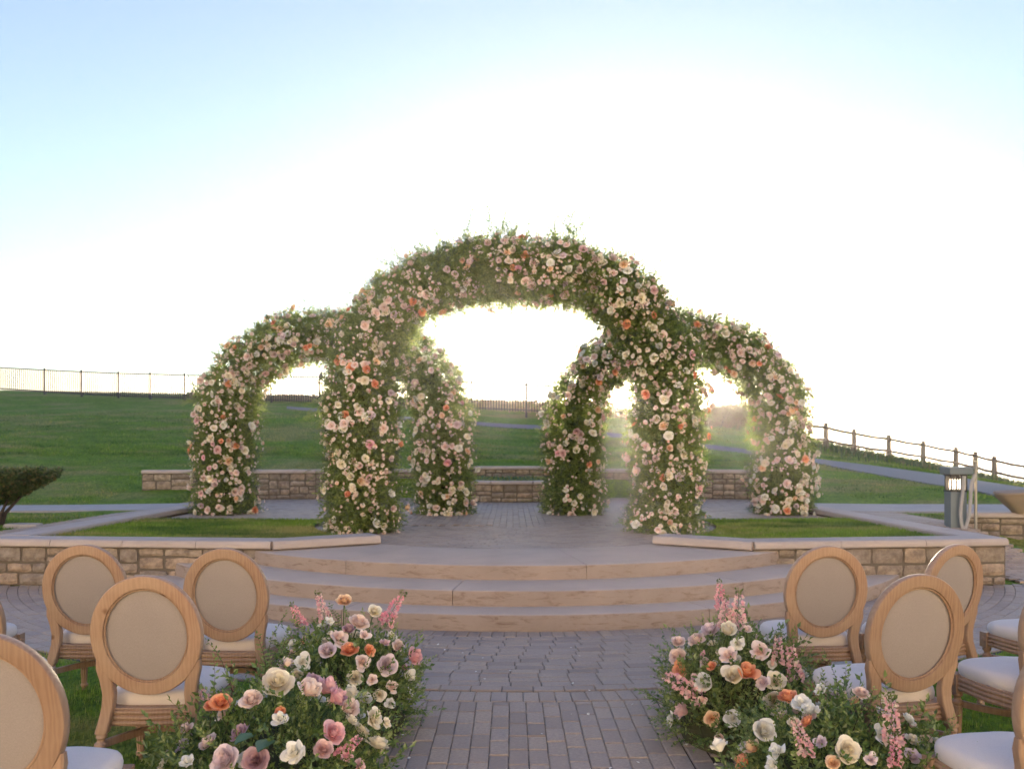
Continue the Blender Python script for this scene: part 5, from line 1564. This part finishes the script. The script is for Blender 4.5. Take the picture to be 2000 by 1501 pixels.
# ------------------------------------------------------------------ lantern, covered bowl, slab
def lit(name, c, s):
    t = NT(name); e = t.n('Emission'); e.inputs['Color'].default_value = (*c, 1); e.inputs['Strength'].default_value = s
    t.l(e.outputs[0], t.out.inputs['Surface']); return t.m
M['bulb'] = lit('glowing_bulb', (1.0, 0.72, 0.42), 2.2)
def lantern():
    Y = 12.6; k = F_PX / Y
    bx = (1866 - 1000) / k
    z0 = h1(bx, Y); root = empty('path_lantern', (bx, Y, z0))
    tag(root, 'blue grey path lantern with three glowing bulbs and bent grey conduits', 'lamp')
    zz = lambda y_: CAM_H - (y_ - HOR) / k - z0
    xx = lambda x_: (x_ - 1866) / k
    b = MB(); b.box((0, 0, (zz(958) - 0.05) / 2), (xx(1881) - xx(1850), 0.2, zz(958) + 0.05)); b.build('post', M['bluegrey'], root, bevel=0.008)
    h_ = MB()
    w = xx(1880) - xx(1850)
    for i in range(4):
        h_.box((xx(1851) + w * i / 3 * 0.97, -0.10, (zz(957) + zz(927)) / 2), (0.022, 0.022, zz(927) - zz(957)))
    h_.box((xx(1865.5), -0.0, zz(957.5)), (w + 0.01, 0.222, 0.02)); h_.box((xx(1865.5), 0, zz(926.5)), (w + 0.01, 0.222, 0.02))
    h_.box((xx(1865.5), 0.08, (zz(957) + zz(927)) / 2), (w - 0.01, 0.03, zz(927) - zz(957) - 0.02))
    h_.build('lamp_housing', M['iron'], root)
    for i in range(3):
        c = MB(); x_ = xx(1851) + w * (i + 0.5) / 3 * 0.97
        c.lathe([(0.004, 0), (0.024, 0.02), (0.028, 0.09), (0.022, 0.15), (0.012, 0.18), (0.010, 0.2)], (x_, -0.03, zz(957) + 0.012), 10)
        c.build('bulb', M['bulb'], root, smooth=True)
    l_ = MB(); l_.box((xx(1868), 0, zz(918)), (xx(1892) - xx(1845), 0.3, zz(911) - zz(925))); l_.build('lid', M['bluegrey'], root, bevel=0.015)
    for pts_ in ([(1893, 925), (1886, 945), (1884, 975), (1881, 1005), (1875, 1026), (1872, 1034)], [(1872, 928), (1869, 960), (1865, 995), (1867, 1020), (1872, 1034)]):
        m = MB(); dense, _ = catmull([(xx(a), -0.16, zz(b_)) for a, b_ in pts_], 24)
        m.tube([tuple(p) for p in dense], 0.026, 8); m.build('conduit', M['hose'], root, smooth=True)
    p = MB(); p.lathe([(0.022, -0.1), (0.022, zz(915)), (0.026, zz(915) + .004), (0.026, zz(911))], (xx(1897), -0.12, 0), 10)
    p.box((xx(1897), -0.12, zz(899)), (0.10, 0.03, 0.02)); p.lathe([(0.012, zz(912)), (0.012, zz(898))], (xx(1898), -0.12, 0), 8)
    p.build('pole', M['steel'], root, smooth=True)
lantern()
def covered_bowl():
    Y = 13.25; k = F_PX / Y; x0 = (2010 - 1000) / k
    root = empty('covered_fire_bowl', (x0, Y, 0.553)); tag(root, 'fire bowl under a tan canvas cover standing on rubble wall', 'fire bowl')
    n = 40; rings = []
    for z_, r_ in ((0.0, 0.26), (0.05, 0.30), (0.14, 0.40), (0.24, 0.50), (0.315, 0.545), (0.335, 0.54), (0.345, 0.50), (0.36, 0.2), (0.365, 0.02)):
        rings.append([(r_ * (1 + 0.035 * math.sin(7 * t + z_ * 5) * (1 if z_ < 0.3 else .2)) * math.cos(t), 0.6 * r_ * (1 + 0.035 * math.sin(7 * t + z_ * 5)) * math.sin(t), z_ + 0.01 * math.sin(3 * t)) for t in np.linspace(0, 2 * pi, n, endpoint=False)])
    m = MB(); m.rings(rings); m.build('canvas_cover', M['canvas'], root, smooth=True)
    m = MB(); m.tube([(0.548 * math.cos(t), 0.6 * 0.548 * math.sin(t), 0.31 + 0.01 * math.sin(3 * t)) for t in np.linspace(0, 2 * pi, 41)], 0.009, 6); m.build('hem', M['canvas'], root, smooth=True)
covered_bowl()
sl = MB(); rs_ = random.Random(3)
sl.rings([[(x_ * s + 0.01 * math.sin(9 * x_ + z_), y_ * s, z_) for x_, y_ in ((-.24, -.12), (0, -.15), (.23, -.11), (.25, .05), (.1, .13), (-.15, .14), (-.26, .04))] for s, z_ in ((1, -0.05), (1.02, 0.03), (0.96, 0.06))])
so = sl.build('stone_slab', M['path'], bevel=0.01); so.location = (-7.35, 12.35, h1(-7.35, 12.35)); tag(so, 'flat grey stone slab lying at foot of the clipped shrub', 'stone')
# petals fallen on the paving
pt_ = rng.uniform((-1.2, 3.2), (1.2, 6.6), (60, 2)); pd = rand_dirs(60); pd[:, 2] *= 0.15
V, Fq = scatter(np.array([(0, 0, 0), (-.5, .5, .15), (0, .6, .0), (.5, .5, .15), (0, 1, .12)]), LF, np.column_stack([pt_, np.full(60, 0.006)]), rotmats(pd, rng.normal(0, .3, 60)), rng.uniform(0.012, 0.024, 60))
tag(link('fallen_petals', np_mesh('fallen_petals', V, Fq, [M['p_white']])), kind='stuff')

# ------------------------------------------------------------------ the hotel behind the chairs, whose sunlit front throws warm light on the stage
def hotel():
    t = NT('pale_stucco'); n_ = t.noise(t.pos(), 1.5, 5)
    t.principled(t.mix(t.math('MULTIPLY', n_, 0.4), (0.66, 0.58, 0.48), (0.52, 0.45, 0.37)), 0.9, t.bump(n_, 0.3, 0.01), 0.2)
    root = empty('hotel_building', (0, -17, 0)); tag(root, 'long pale stucco hotel with gabled roofs facing the lawn and stage', 'building')
    w = MB(); w.box((0, -6, 6.0), (76, 12, 12.2)); w.build('wall', t.m, root)
    rf = MB(); rf.rings([[(x_, 0.8, 12.11), (x_, -12.8, 12.11), (x_, -6, 17.0)] for x_ in (-39, 39)]); rf.build('roof', M['bluegrey'], root)
    fm_ = MB(); fm_.box((0, 0.03, 0), (1.5, 0.10, 1.9)); fme = fm_.mesh('window', M['cap'])
    gm = MB(); gm.box((0, 0.05, 0), (1.3, 0.08, 1.7)); gt = NT('window_glass'); gt.principled((0.02, 0.025, 0.03), 0.05, None, 0.8); gme = gm.mesh('pane', gt.m)
    for k in range(18):
        for z_ in (2.2, 5.8, 9.4):
            f = link('window', fme, root, loc=(-35.7 + k * 4.2, 0, z_)); link('pane', gme, f, loc=(0, 0.015, 0))
hotel()

# ------------------------------------------------------------------ thin sea haze, lit by the low sun
def haze():
    t = NT('sea_haze')
    v = t.n('VolumePrincipled'); v.inputs['Color'].default_value = (0.95, 0.95, 0.97, 1)
    v.inputs['Density'].default_value = 0.0005; v.inputs['Anisotropy'].default_value = 0.8
    t.l(v.outputs[0], t.out.inputs['Volume'])
    mb = MB(); mb.box((0, 0, -5.75), (26000, 26000, 50.5)); o = mb.build('haze', t.m); tag(o, kind='stuff')
haze()
